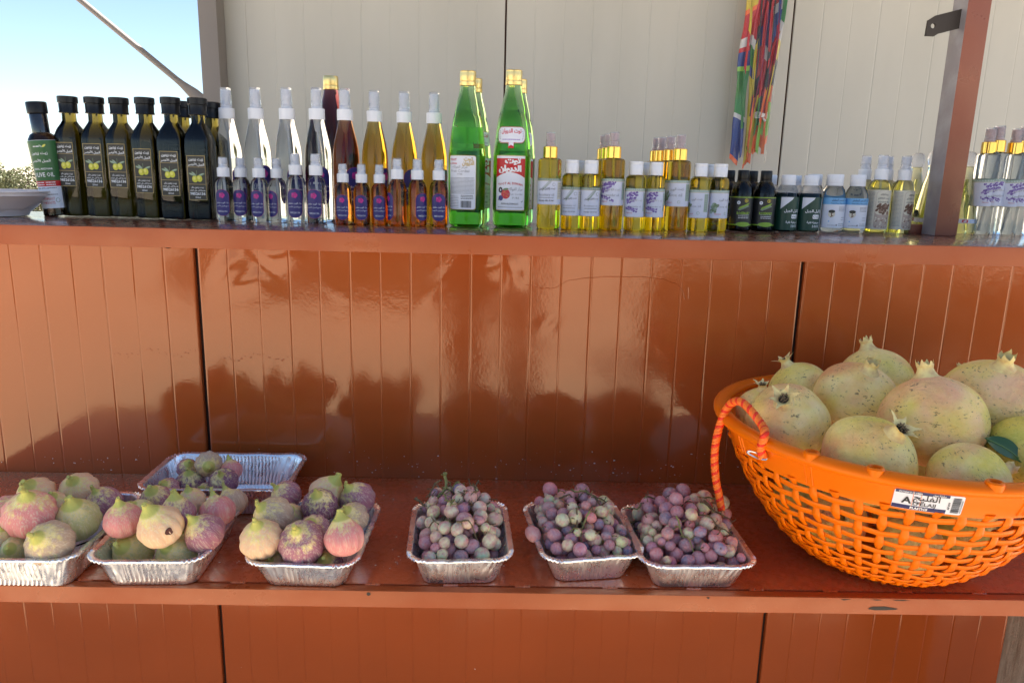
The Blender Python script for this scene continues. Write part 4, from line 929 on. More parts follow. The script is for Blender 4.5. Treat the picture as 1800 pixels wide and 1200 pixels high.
KG = 'white capped bottles with dark green labels'
for px, py, bk, dx, rz, lb in ((1377, 407.5, 0, 0, 12, 'white capped bottle with dark green label, next to the black bottles'), (1417, 408, 0, 0, 0, 'white capped bottle with dark green label, next to the blue labels'),
        (1377, 407.5, .07, -.038, 0, 'white capped bottle behind, left of the dark green labelled pair'), (1417, 408, .07, -.038, 9, 'white capped bottle behind, in the gap of the dark green pair')):
    put('dk', mk_dark, px, py, .0206, lb, RAD(rz), back=bk, dx=dx, group=KG)
WG = 'clear bottles with sky blue labels'
for px, py, bk, dx, rz, lb in ((1459, 409, 0, 0, 4, 'clear white capped bottle with blue topped label, left of the pair'), (1497.5, 410, 0, 0, -2, 'clear white capped bottle with blue topped label, right of the pair'),
        (1459, 409, .07, -.045, 0, 'clear white capped bottle behind, left of the blue labelled pair'), (1497.5, 410, .07, -.050, 9, 'clear white capped bottle behind, in the gap of the blue labelled pair')):
    put('blu', mk_blue, px, py, .0202, lb, RAD(rz), back=bk, dx=dx, group=WG)
CG = 'spray bottles with cocoa bean labels'
for px, py, bk, dx, rz, lb in ((1536.5, 409.5, 0, 0, -2, 'cocoa oil sprayer in front, left of the pair'), (1577, 410, 0, 0, 22, 'cocoa oil sprayer in front, right of the pair'),
        (1536.5, 409.5, .05, -.034, 0, 'cocoa oil sprayer right behind the front left one'), (1536.5, 409.5, .0, -.0, 0, ''), (1577, 410, .05, -.040, 9, 'cocoa oil sprayer behind, between the front two')):
    if lb: put('cho', mk_choc, px, py, .0206, lb, RAD(rz), back=bk-.01, dx=dx, group=CG, scale=.985)
HG = 'cone shaped bottles with glass ball stoppers'
for x, y, lb in ((.810+.015, 1.412, ''), ): pass
def put_xy(key, maker, x, y, rz, lb, group, scale=1):
    if key not in made: o = made[key] = maker()
    else: o = copy_tree(made[key])
    o.location = (x, y, ZC+.0003); o.rotation_euler = (0, 0, rz); o.scale = (scale,)*3; o['label'] = lb; o['group'] = group
def xat(px, y): return at_z(px, 404, ZC).x*y/at_z(px, 404, ZC).y
put_xy('cone', mk_cone, xat(1627, 1.418), 1.418, 0, 'cone shaped bottle of pale herb oil directly left of the post', HG)
put_xy('cone', mk_cone, xat(1597, 1.46), 1.46, .4, 'cone shaped bottle of pale herb oil behind the cocoa sprayers', HG, .98)
put_xy('cone', mk_cone, xat(1686, 1.425), 1.425, .2, 'cone shaped bottle of pale herb oil hidden by the post', HG)
RG = 'large clear sprayers with gold collars right of the post'
put('clr', mk_clear, 1727, 412, .0224, 'large clear gold collared sprayer with lavender label, first right of the post', RAD(4), group=RG, scale=.97)
put('clr', mk_clear, 1771, 413, .0224, 'large clear gold collared sprayer with lavender label, second right of the post', RAD(-4), group=RG, scale=.97)
put('clr', mk_clear, 1817, 414, .0224, 'large clear gold collared sprayer cut by the right edge', RAD(-4), group=RG, scale=.97)
for px, py, bk, dx, lb in ((1727, 412, .055, -.045, 'large clear sprayer behind, partly covered by the post'), (1771, 413, .055, -.045, 'large clear sprayer behind, in the gap of the front two')):
    put('clr', None, px, py, .0224, lb, .3, back=bk, dx=dx, group=RG, scale=.95)

# ---- white bowl at the left end
b = MB(); seg = 72; R = []
prof = [(.046, 0), (.050, .001), (.0520, .006), (.066, .018), (.079, .032), (.0835, .0345), (.0838, .0395), (.088, .0405), (.088, .0425)]
for r, z in prof:
    R.append([((r*(1-(.010*(max(0, 1-abs(((j*12/seg) % 1)-.5)*12)) if .005 < z < .036 else 0)))*cos(2*pi*j/seg), (r*(1-(.010*(max(0, 1-abs(((j*12/seg) % 1)-.5)*12)) if .005 < z < .036 else 0)))*sin(2*pi*j/seg), z) for j in range(seg)])
for r, z in ((.0865, .0428), (.082, .040), (.076, .030), (.062, .014), (.048, .004)): R.append([(r*cos(2*pi*j/seg), r*sin(2*pi*j/seg), z) for j in range(seg)])
b.rings(R); o = b.build('bowl', 'bowl_white'); o.location = (-.862, 1.285, ZC+.0003); tag(o, 'shallow white bowl with pressed seams at the left end of the counter', 'bowl')

# ---- bundle of packed kites on the back wall
kb = thing('kite_bundle', 'long bundle of bright folded kites in a clear sleeve hanging on the back wall', 'kite bundle', (0, 0, 0))
KY = 2.515
def strip(name, p0, p1, w0, w1, segs, y, th=.004, tw=0, par=kb):
    """folded cloth strip from top to bottom, colour by stretch"""
    A = at_y(p0[0], p0[1], y); Bp = at_y(p1[0], p1[1], y); n = 40; V = []; Fc = []; fm = []; mats = []
    for c_, _ in segs:
        if c_ not in mats: mats.append(c_)
    for i in range(n+1):
        t = i/n; c = A.lerp(Bp, t); w_ = (w0+(w1-w0)*t)/2*(1+.10*sin(t*17+tw)); wob = .004*sin(t*9+tw)
        for k in range(5):
            u = k/4*2-1; V.append((c.x+wob+u*w_, y+.004*cos(u*3+t*11+tw)-.002+.005*noise.noise(Vector((c.x*60+u*2, c.z*22, tw)))-.004*(k % 2), c.z+.012*u*sin(tw*3+t*4)))
    for i in range(n+1):
        for k in range(5): v0 = V[i*5+k]; V.append((v0[0], v0[1]+th, v0[2]))
    o_ = (n+1)*5
    for i in range(n):
        t = (i+.5)/n; acc = 0; mi_ = 0
        for c_, fr in segs:
            acc += fr; mi_ = mats.index(c_)
            if t <= acc: break
        for k in range(4):
            Fc.append((i*5+k, i*5+k+1, (i+1)*5+k+1, (i+1)*5+k)); fm.append(mi_); Fc.append((o_+i*5+k, o_+(i+1)*5+k, o_+(i+1)*5+k+1, o_+i*5+k+1)); fm.append(mi_)
        for k in (0, 4): Fc.append((i*5+k, (i+1)*5+k, o_+(i+1)*5+k, o_+i*5+k)); fm.append(mi_)
    link(name, mesh(name, V, Fc, mats, fm), par)
Rk, Bk, Gk, Yk, Wk, Ok, Kk, Mk, Lk = 'kite_red kite_blue kite_green kite_yellow kite_white kite_orange kite_black kite_maroon kite_lime'.split()
strip('kite_cloth', (1331, -60), (1288, 285), .048, .030, [(Yk, .20), (Ok, .02), (Rk, .13), (Wk, .05), (Rk, .03), (Bk, .07), (Lk, .03), (Gk, .22), (Wk, .03), (Bk, .20), (Ok, .02)], KY-.008, tw=.3)
strip('kite_cloth', (1338, -60), (1309, 292), .020, .014, [(Rk, .35), (Wk, .04), (Gk, .10), (Bk, .06), (Yk, .42), (Ok, .03)], KY-.012, tw=1.1)
strip('kite_cloth', (1352, -60), (1316, 285), .024, .014, [(Mk, .3), (Bk, .1), (Rk, .15), (Kk, .1), (Yk, .3), (Ok, .05)], KY-.010, tw=2.0)
strip('kite_cloth', (1362, -60), (1328, 268), .026, .018, [(Gk, .12), (Kk, .1), (Bk, .2), (Wk, .08), (Rk, .15), (Ok, .08), (Gk, .12), (Ok, .15)], KY-.006, tw=3.1)
strip('kite_cloth', (1374, -60), (1336, 262), .030, .022, [(Rk, .2), (Wk, .06), (Bk, .15), (Mk, .25), (Yk, .06), (Ok, .08), (Lk, .12), (Ok, .08)], KY-.009, tw=4.4)
strip('kite_cloth', (1386, -60), (1341, 255), .018, .016, [(Gk, .3), (Wk, .1), (Yk, .1), (Kk, .15), (Ok, .1), (Lk, .2), (Ok, .05)], KY-.004, tw=5.2)
strip('kite_cloth', (1366, 60), (1333, 200), .014, .010, [(Rk, .5), (Mk, .3), (Kk, .2)], KY-.018, tw=2.4)
for i, (xa, xb, w_, sg) in enumerate(((1345, 1313, .008, [(Rk, .3), (Kk, .1), (Yk, .3), (Ok, .3)]), (1357, 1323, .007, [(Kk, .2), (Rk, .5), (Gk, .2), (Ok, .1)]), (1368, 1331, .008, [(Wk, .15), (Rk, .3), (Kk, .2), (Ok, .2), (Lk, .15)]), (1380, 1339, .007, [(Bk, .3), (Rk, .2), (Yk, .2), (Ok, .3)]), (1324, 1300, .007, [(Kk, .15), (Yk, .2), (Rk, .2), (Gk, .3), (Bk, .15)]))):
    strip('kite_cloth', (xa, -60), (xb, 262+i*3), w_, w_, sg, KY-.017-.001*i, th=.002, tw=1.3*i)
b = MB()
for i, (xa, xb) in enumerate(((1343, 1318), (1357, 1322), (1368, 1334), (1379, 1340))):
    b.tube([at_y(xa, -50, KY-.022), at_y((xa+xb)/2+2, 110, KY-.024), at_y(xb, 205, KY-.02)], .0022, 6, m=i % 2)
b.build('kite_rod', ['kite_black', 'kite_maroon'], kb)
b = MB(); c = at_y(1337, 202, KY-.012)
for i in range(4): b.tube([(c.x+.020*cos(2*pi*k/16), c.y+.012*sin(2*pi*k/16), c.z-.008+i*.004+.003*sin(k*1.1+i)) for k in range(16)], .0028, 6, closed=True)
b.tube([c, c+Vector((.012, -.015, -.02))], .004, 6); b.build('tie', 'kite_white', kb)
# crinkled clear sleeve
V = []; n = 50
for i in range(n+1):
    t = i/n; L_ = at_y(1300-20*t+8, -60+355*t, KY-.03); R_ = at_y(1392-44*t, -60+345*t, KY-.03)
    for k in range(13):
        u = k/12; x = L_.x+(R_.x-L_.x)*u; z = L_.z+(R_.z-L_.z)*u
        y = KY-.012-.022*sin(pi*u)**.5+.0045*noise.noise(Vector((x*40, z*18, 3)))+.003*noise.noise(Vector((x*110, z*60, 7))); V.append((x, y, z))
link('clear_sleeve', mesh('sleeve', V, [(i*13+k, i*13+k+1, (i+1)*13+k+1, (i+1)*13+k) for i in range(n) for k in range(12)], 'film'), kb)

# ================================================================ foil trays and fruit
def rrpts(a, bb, r, n):
    """n points round a rounded rectangle with half sizes a, bb, plus the corner weight of each"""
    P = []; per = [2*(bb-r), pi*r/2, 2*(a-r), pi*r/2]*2; tot = sum(per)
    for i in range(n):
        s = tot*i/n; k = 0
        while s > per[k]: s -= per[k]; k += 1
        f = s/per[k]
        if k == 0: P.append((a, -bb+r+2*(bb-r)*f, 0))
        elif k == 1: P.append((a-r+r*cos(f*pi/2), bb-r+r*sin(f*pi/2), 1))
        elif k == 2: P.append((a-r-2*(a-r)*f, bb, 0))
        elif k == 3: P.append((-a+r-r*sin(f*pi/2), bb-r+r*cos(f*pi/2), 1))
        elif k == 4: P.append((-a, bb-r-2*(bb-r)*f, 0))
        elif k == 5: P.append((-a+r-r*cos(f*pi/2), -bb+r-r*sin(f*pi/2), 1))
        elif k == 6: P.append((-a+r+2*(a-r)*f, -bb, 0))
        else: P.append((a-r+r*sin(f*pi/2), -bb+r-r*cos(f*pi/2), 1))
    return P
def mk_tray(name, label, x, y, z, rz, a, bb, at, bt, h, seed=0, rot=(0, 0), dent=None):
    """a, bb half sizes of the bottom; at, bt of the opening"""
    t = thing(name, label, 'foil tray', (x, y, z), (rot[0], rot[1], rz), 'foil trays on the lower shelf')
    N = 520; rr = random.Random(seed); p0 = rrpts(a, bb, .014, N); p1 = rrpts(at, bt, .020, N); R = []
    corr = [rr.uniform(-1, 1) for _ in range(N)]
    lev = [(0, .0), (.03, .004), (.12, .6), (.25, 1), (.5, 1), (.75, 1), (.86, .9), (.93, .2), (1, 0)]
    def ringat(tt, amp, zz, off=0, cr=1):
        o = []
        for i in range(N):
            q0, q1 = p0[i], p1[i]; X = q0[0]+(q1[0]-q0[0])*tt; Y = q0[1]+(q1[1]-q0[1])*tt; cw = q0[2]
            # flutes on the straight runs (fading towards corners), crumples at the corners
            nx = X/at; ny = Y/bt
            onx = abs(X)/ (a+(at-a)*tt) ; ony = abs(Y)/(bb+(bt-bb)*tt)
            side = 1 if onx > ony else 0
            along = Y if side else X; lim = (bb if side else a)-.022
            fl = max(0, min(1, (lim-abs(along))/.006)); ph = sin(along/.0052*2*pi)
            d = amp*.0016*ph*fl+(1-fl)*cr*amp*.0016*noise.noise(Vector((i*.22+seed, zz*90, seed)))+(1-fl)*cr*amp*.0008*noise.noise(Vector((i*.9+seed, zz*200, seed)))
            n = Vector((1 if side else 0, 0 if side else 1, 0))*(1 if (X if side else Y) > 0 else -1)
            if cw: n = Vector((X, Y, 0)).normalized()
            d += off
            if dent:
                dx, dy, dr, da = dent; g = math.exp(-(((X-dx)**2+(Y-dy)**2)/dr**2)); d -= da*g*tt
            o.append((X+n.x*d, Y+n.y*d, zz+(.0012*(noise.noise(Vector((i*.045, seed, 0)))*cr if tt > .9 else 0))))
        return o
    b = MB(); Rn = [ringat(0, 0, .0008, -.02), ringat(0, 0, .0006, -.004), ringat(0, .2, .0010)]
    for tt, am in lev[1:]: Rn.append(ringat(tt, am, .001+h*tt))
    # flange: out flat then rolled down
    zt = .001+h
    def fl(off, dz, cr):
        r_ = ringat(1, 0, zt+dz); o = []
        for i in range(N):
            X, Y, Z = r_[i]; q = p1[i]; L = Vector((q[0]/at, q[1]/bt)); 
            if q[2]: cx = (at-.020)*(1 if q[0] > 0 else -1); cy = (bt-.020)*(1 if q[1] > 0 else -1); n = Vector((q[0]-cx, q[1]-cy)).normalized()
            else: n = Vector((1 if q[0] > 0 else -1, 0)) if abs(abs(q[0])-at) < 1e-6 else Vector((0, 1 if q[1] > 0 else -1))
            w_ = off*(1+.14*cr*noise.noise(Vector((i*.12, seed, 5)))); 
            pl = (.0009*sin(i*1.55)+.0014*noise.noise(Vector((i*.5, seed, 9)))) if q[2] else .0003*noise.noise(Vector((i*.2, seed, 9)))
            o.append((X+n.x*(w_), Y+n.y*(w_), Z+pl*min(1, off/.003)))
        return o
    Rn += [fl(.0012, .0004, 0), fl(.0045, .0002, 1), fl(.0062, .0006, 1), fl(.0070, -.0006, 1), fl(.0064, -.0022, 1), fl(.0050, -.0022, 1)]
    b.rings(Rn, True, True, False); 
    link('foil_wall', b.mesh('foil', 'foil', True, 60), t)
    return t
tray_spec = dict(
    T1=('foil_tray', 'foil tray of large pale figs cut by the left edge of the photo', (-.548, .851, 0), .0, (.058, .075), (.070, .087), .041),
    T2=('foil_tray', 'foil tray of figs second from the left, one fig with a dark hole', (-.400, .850, 0), .035, (.050, .068), (.062, .081), .039),
    T3=('foil_tray', 'foil tray of figs standing alone between the second fig tray and the grapes', (-.2205, .848, 0), -.02, (.046, .064), (.060, .080), .038),
    TB=('foil_tray', 'larger half empty foil tray at the back against the glossy panel', (-.394, 1.018, 0), .02, (.085, .050), (.098, .064), .044),
    G1=('foil_tray', 'foil tray of mixed green and purple grapes nearest the figs', (-.0445, .856, 0), .06, (.044, .061), (.0565, .075), .039),
    G2=('foil_tray', 'foil tray of grapes in the middle, with a long brown stalk sticking out right', (.108, .868, 0), .14, (.044, .061), (.0580, .075), .037),
    G3=('foil_tray', 'foil tray of purple pink grapes next to the orange basket', (.2375, .855, 0), .02, (.049, .061), (.0630, .077), .038))
for k, (nm, lb, (x, y, z), rz, (a, bb), (at, bt), h) in tray_spec.items():
    mk_tray(nm, lb, x, y, ZS+.0004+(.0), rz, a, bb, at, bt, h, seed=sum(map(ord, k)), rot=(0, 0), dent=(.02, -.07, .02, .003) if k == 'G2' else None)

# ---- figs
def fig_mesh(seed):
    rr = random.Random(seed); ns, nr = 64, 30; V = []; asym = rr.uniform(.0, .12); aa = rr.uniform(0, 6.28); nk = rr.uniform(.85, 1.15)
    prof = [(0, -.88), (.20, -.885), (.45, -.83), (.68, -.70), (.86, -.50), (.97, -.22), (1.0, .04), (.94, .28), (.81, .50), (.65, .70), (.47, .86*nk), (.33, .99*nk), (.235, 1.10*nk), (.175, 1.20*nk), (.135, 1.28*nk), (.125, 1.35*nk), (.10, 1.38*nk), (0, 1.375*nk)]
    # smooth resample of the outline
    def cr(p, t):
        i = min(int(t), len(p)-2); f = t-i; g = lambda k: p[max(0, min(len(p)-1, k))]
        out = []
        for c in (0, 1):
            a, b_, c_, d = g(i-1)[c], g(i)[c], g(i+1)[c], g(i+2)[c]; out.append(.5*((2*b_)+(-a+c_)*f+(2*a-5*b_+4*c_-d)*f*f+(-a+3*b_-3*c_+d)*f**3))
        return out
    nr = 40
    for i in range(nr+1):
        r, z = cr(prof, (len(prof)-1)*i/nr); r = max(r, .0005)
        lean = .10*asym*8*max(0, z)**2*.3
        for j in range(ns):
            th = 2*pi*j/ns; rib = .030*sin(11*th+seed+.6*sin(3*th))+.010*sin(23*th+z*1.5+seed*2)
            rib *= max(0, min(1, (z+.95)*1.2))*max(0, 1.25-z) if z < 1.25 else 0
            q = 1+rib+asym*.5*cos(th-aa)*(1-z*z*.5 if abs(z) < 1 else 0)*.5+.035*noise.noise(Vector((cos(th)*1.2, sin(th)*1.2, z*1.2+seed)))
            V.append((r*q*cos(th)+lean*cos(aa), r*q*sin(th)+lean*sin(aa), z))
    Fc = [(i*ns+j, i*ns+(j+1) % ns, (i+1)*ns+(j+1) % ns, (i+1)*ns+j) for i in range(nr) for j in range(ns)]
    return mesh('fig', V, Fc, 'fig_skin', None, True)
def stem_mesh(seed):
    rr = random.Random(seed+50); b = MB(); a = rr.uniform(0, 6.28); q = rr.uniform(.05, .16)
    b.tube([(0, 0, 1.15), (q*.3*cos(a), q*.3*sin(a), 1.34), (q*cos(a), q*sin(a), 1.47)], [.115, .10, .085], 9); return b.mesh('stem', 'fig_stem')
fig_meshes = [(fig_mesh(s), stem_mesh(s)) for s in (1, 2, 3, 4, 5)]
PK, PP, GR, DP, PC, GP_ = (.82, .30, .27), (.46, .18, .22), (.66, .62, .26), (.27, .10, .16), (.88, .56, .32), (.60, .42, .28)
def axis_rot(ax, spin):
    q = Vector(ax).to_track_quat('Z', 'Y'); return (q @ Matrix.Rotation(spin, 3, 'Z').to_quaternion()).to_euler()
def place_figs(tab, tints, labels, group, seed):
    for i, ((x, y, z, r, ax, ay, az), tn, lb) in enumerate(zip(tab, tints, labels)):
        fm_, sm_ = fig_meshes[(i*3+seed) % 5]
        o = bpy.data.objects.new('fig', fm_); C.objects.link(o)
        o.location = (x, y, z); o.rotation_euler = axis_rot((ax, ay, az), (i*2.4+seed) % 6.28); o.scale = (r, r, r*1.0); o.color = tn+(1,)
        tag(o, lb, 'fig', group)
        s_ = link('stem', sm_, o)
T1 = [(-0.5948, 0.8447, 0.79, 0.0194, 0.6, -0.29, 0.75), (-0.5965, 0.9015, 0.785, 0.0236, -0.03, -0.61, 0.79), (-0.549, 0.8144, 0.8018, 0.0288, 0.18, -0.37, 0.91), (-0.5603, 0.8771, 0.785, 0.0162, 0.21, -0.48, 0.85), (-0.551, 0.9182, 0.7851, 0.0248, 0.07, -0.59, 0.8), (-0.5113, 0.9015, 0.7759, 0.0222, -0.21, -0.39, 0.9), (-0.5079, 0.836, 0.7838, 0.0262, 0.05, -0.37, 0.93), (-0.5119, 0.787, 0.7785, 0.0262, -0.05, -0.75, 0.66), (-0.5592, 0.7978, 0.7637, 0.0166, 0.15, -0.83, 0.54), (-0.5809, 0.8149, 0.7745, 0.0152, 0.17, -0.55, 0.82)]
T2 = [(-0.4387, 0.8112, 0.7972, 0.0218, -0.06, -0.15, 0.99), (-0.386, 0.7912, 0.7997, 0.0252, -0.28, -0.33, 0.9), (-0.3424, 0.8056, 0.785, 0.0228, -0.42, -0.33, 0.85), (-0.3491, 0.8625, 0.785, 0.0217, -0.28, 0.21, 0.94), (-0.3884, 0.8397, 0.7916, 0.0215, -0.06, 0.01, 1.0), (-0.4471, 0.8673, 0.78, 0.0172, -0.25, -0.48, 0.84), (-0.4449, 0.9054, 0.78, 0.0197, 0.01, -0.5, 0.86), (-0.3977, 0.9029, 0.78, 0.0178, -0.07, -0.22, 0.97), (-0.3486, 0.9091, 0.775, 0.0202, -0.42, 0.2, 0.89), (-0.4328, 0.8173, 0.7561, 0.0239, -0.15, -0.78, 0.61), (-0.3772, 0.8065, 0.7577, 0.0236, -0.18, -0.7, 0.69), (-0.3865, 0.8436, 0.755, 0.0176, 0.06, -0.72, 0.69)]
T3 = [(-0.2702, 0.7891, 0.7872, 0.024, -0.06, -0.41, 0.91), (-0.2246, 0.7915, 0.7828, 0.0268, -0.07, -0.55, 0.83), (-0.1744, 0.7891, 0.79, 0.0227, -0.19, 0.21, 0.96), (-0.2698, 0.8325, 0.7946, 0.0238, -0.43, -0.51, 0.75), (-0.2608, 0.866, 0.777, 0.0186, 0.14, -0.57, 0.81), (-0.2221, 0.868, 0.7934, 0.0222, -0.01, -0.51, 0.86), (-0.2763, 0.9121, 0.786, 0.0199, -0.51, -0.42, 0.75), (-0.2234, 0.9097, 0.7911, 0.0228, 0.55, -0.09, 0.83), (-0.1824, 0.905, 0.7855, 0.0231, -0.41, -0.38, 0.83), (-0.2216, 0.834, 0.7768, 0.0194, -0.06, -0.7, 0.71), (-0.1795, 0.861, 0.78, 0.02, -0.26, -0.56, 0.79), (-0.2589, 0.7969, 0.7522, 0.0167, -0.03, -0.72, 0.69), (-0.1966, 0.7972, 0.7538, 0.0174, -0.02, -0.74, 0.67)]
TB = [(-0.4616, 0.9769, 0.763, 0.016, -0.1, -0.7, 0.71), (-0.4431, 1.006, 0.7575, 0.0218, 0.1, -0.3, 0.95), (-0.4194, 1.018, 0.7845, 0.019, 0.38, -0.91, 0.16), (-0.3885, 1.0213, 0.7744, 0.0158, -0.22, 0.21, 0.95), (-0.3871, 0.9855, 0.7713, 0.0201, 0.06, -0.6, 0.8), (-0.4577, 1.0352, 0.7698, 0.0152, 0.4, -0.54, 0.74), (-0.4138, 0.9899, 0.7543, 0.0138, -0.15, -0.72, 0.68)]
POM = [(0.4248, 1.0, 0.9178, 0.043, -0.45, 0.2, 0.87), (0.5299, 1.0, 0.9316, 0.053, -0.22, 0.21, 0.95), (0.4646, 0.92, 0.9279, 0.0538, 0.1, -0.35, 0.93), (0.3578, 0.8666, 0.9129, 0.0499, -0.37, -0.55, 0.74), (0.354, 0.9435, 0.9043, 0.0343, -0.12, -0.1, 0.99), (0.4132, 0.77, 0.9042, 0.0516, 0.28, -0.5, 0.82), (0.5085, 0.8213, 0.9338, 0.0587, -0.13, 0.22, 0.97), (0.6058, 0.8639, 0.9447, 0.0577, -0.07, -0.29, 0.95), (0.6231, 0.947, 0.9272, 0.0382, -0.02, 0.22, 0.98), (0.5992, 0.7739, 0.9106, 0.0478, 0.2, -0.18, 0.96), (0.5051, 0.735, 0.8938, 0.0433, 0.94, 0.06, 0.35), (0.6074, 1.0049, 0.9014, 0.0365, -0.02, 0.13, 0.99)]
place_figs(T1, [PK, PC, PK, PC, PC, PP, GR, GP_, GR, PC],
    ['pinkish fig cut by the left edge, its stem pointing right', 'round pale green fig at the back left of the leftmost tray', 'big pink striped fig with a yellow neck, front of the leftmost tray', 'small pale fig wedged between the big green figs of the leftmost tray', 'pale green fig at the very back of the leftmost tray',
     'purple fig with a golden neck at the right corner of the leftmost tray', 'large round green fig at the right side of the leftmost tray', 'wide yellow centred fig at the front rim of the leftmost tray', 'small green fig low at the front rim of the leftmost tray', 'small pale fig cut by the photo edge, low in the leftmost tray'], 'figs in the leftmost tray', 1)
place_figs(T2, [PK, PC, PP, PK, PP, GR, PP, PC, GP_, GR, GR, GR],
    ['pale pink fig at the left front of the second tray', 'large cream fig with a dark hole in its side', 'purple orange fig with a short yellow stem at the right of the second tray', 'red purple fig with a long yellow neck in the second tray', 'purple striped fig behind the fig with the hole',
     'small green fig at the left rim of the second tray', 'dark purple fig at the back left of the second tray', 'small cream fig at the back middle of the second tray', 'grey green fig at the back right corner of the second tray', 'flat green fig low in the front left corner of the second tray', 'flat green fig low at the front rim below the one with the hole', 'small green fig mostly hidden in the middle of the second tray'], 'figs in the second tray', 2)
place_figs(T3, [PC, PP, PK, GP_, PC, DP, PP, PC, PP, PP, GP_, PC, DP],
    ['cream striped fig hanging over the left front rim of the third tray', 'large purple fig with a yellow star neck, front middle of the third tray', 'tall pink fig at the right front corner of the third tray', 'yellow green fig leaning left in the third tray', 'small yellow green fig behind the leaning one in the third tray',
     'dark purple fig in the centre back of the third tray', 'mauve fig at the back left corner of the third tray', 'yellow green fig at the back of the third tray, stem to the right', 'pale topped purple fig at the back right of the third tray', 'mauve fig in the middle of the third tray', 'dull green fig at the right rim of the third tray', 'cream fig sunk low at the front left rim of the third tray', 'dark fig sunk low at the front right rim of the third tray'], 'figs in the third tray', 3)
place_figs(TB, [PP, DP, GP_, PK, DP, PP, PP],
    ['brownish fig low at the left of the back tray', 'dark purple fig at the left of the back tray pile', 'round green grey fig on top of the back tray pile, stem to the camera', 'pale fig with a thin upright stem at the back of the pile', 'purple fig at the right front of the back tray pile', 'small dark fig behind the left one in the back tray', 'small brown fig hidden low in the middle of the back tray'], 'figs in the back tray', 4)
# the hole in the cream fig
hole_fig = [o for o in C.objects if o.name.startswith('fig') and o.get('label', '').startswith('large cream fig with a dark')][0]
b = MB(); c0 = hole_fig.location; target = at_z(297, 934, ZS+.066); d = (target-c0).normalized()
bpy.context.view_layer.update(); inv = hole_fig.matrix_world.inverted()
campos = Vector((0, 0, CZ)); rd = (ray(297, 934)).normalized(); oc = campos-c0; rF = T2[1][3]*.98
bq = oc.dot(rd); disc = bq*bq-(oc.length_squared-rF*rF)
if disc > 0:
    hp = inv @ (campos+rd*(-bq-sqrt(disc))); n_ = hp.normalized(); u = n_.orthogonal().normalized(); v_ = n_.cross(u)
    k = 14; b.rings([[tuple(n_*(hp.length*1.0+.035+dz)+u*r*cos(2*pi*i/k)*(1+.15*sin(i*2.1))+v_*r*sin(2*pi*i/k)*(1+.2*sin(i*1.3))) for i in range(k)] for r, dz in ((.17, -.03), (.155, .010), (.13, .014), (.06, .006), (.01, .004))], True, False, True)
    b.build('hole', 'fig_hole', hole_fig)

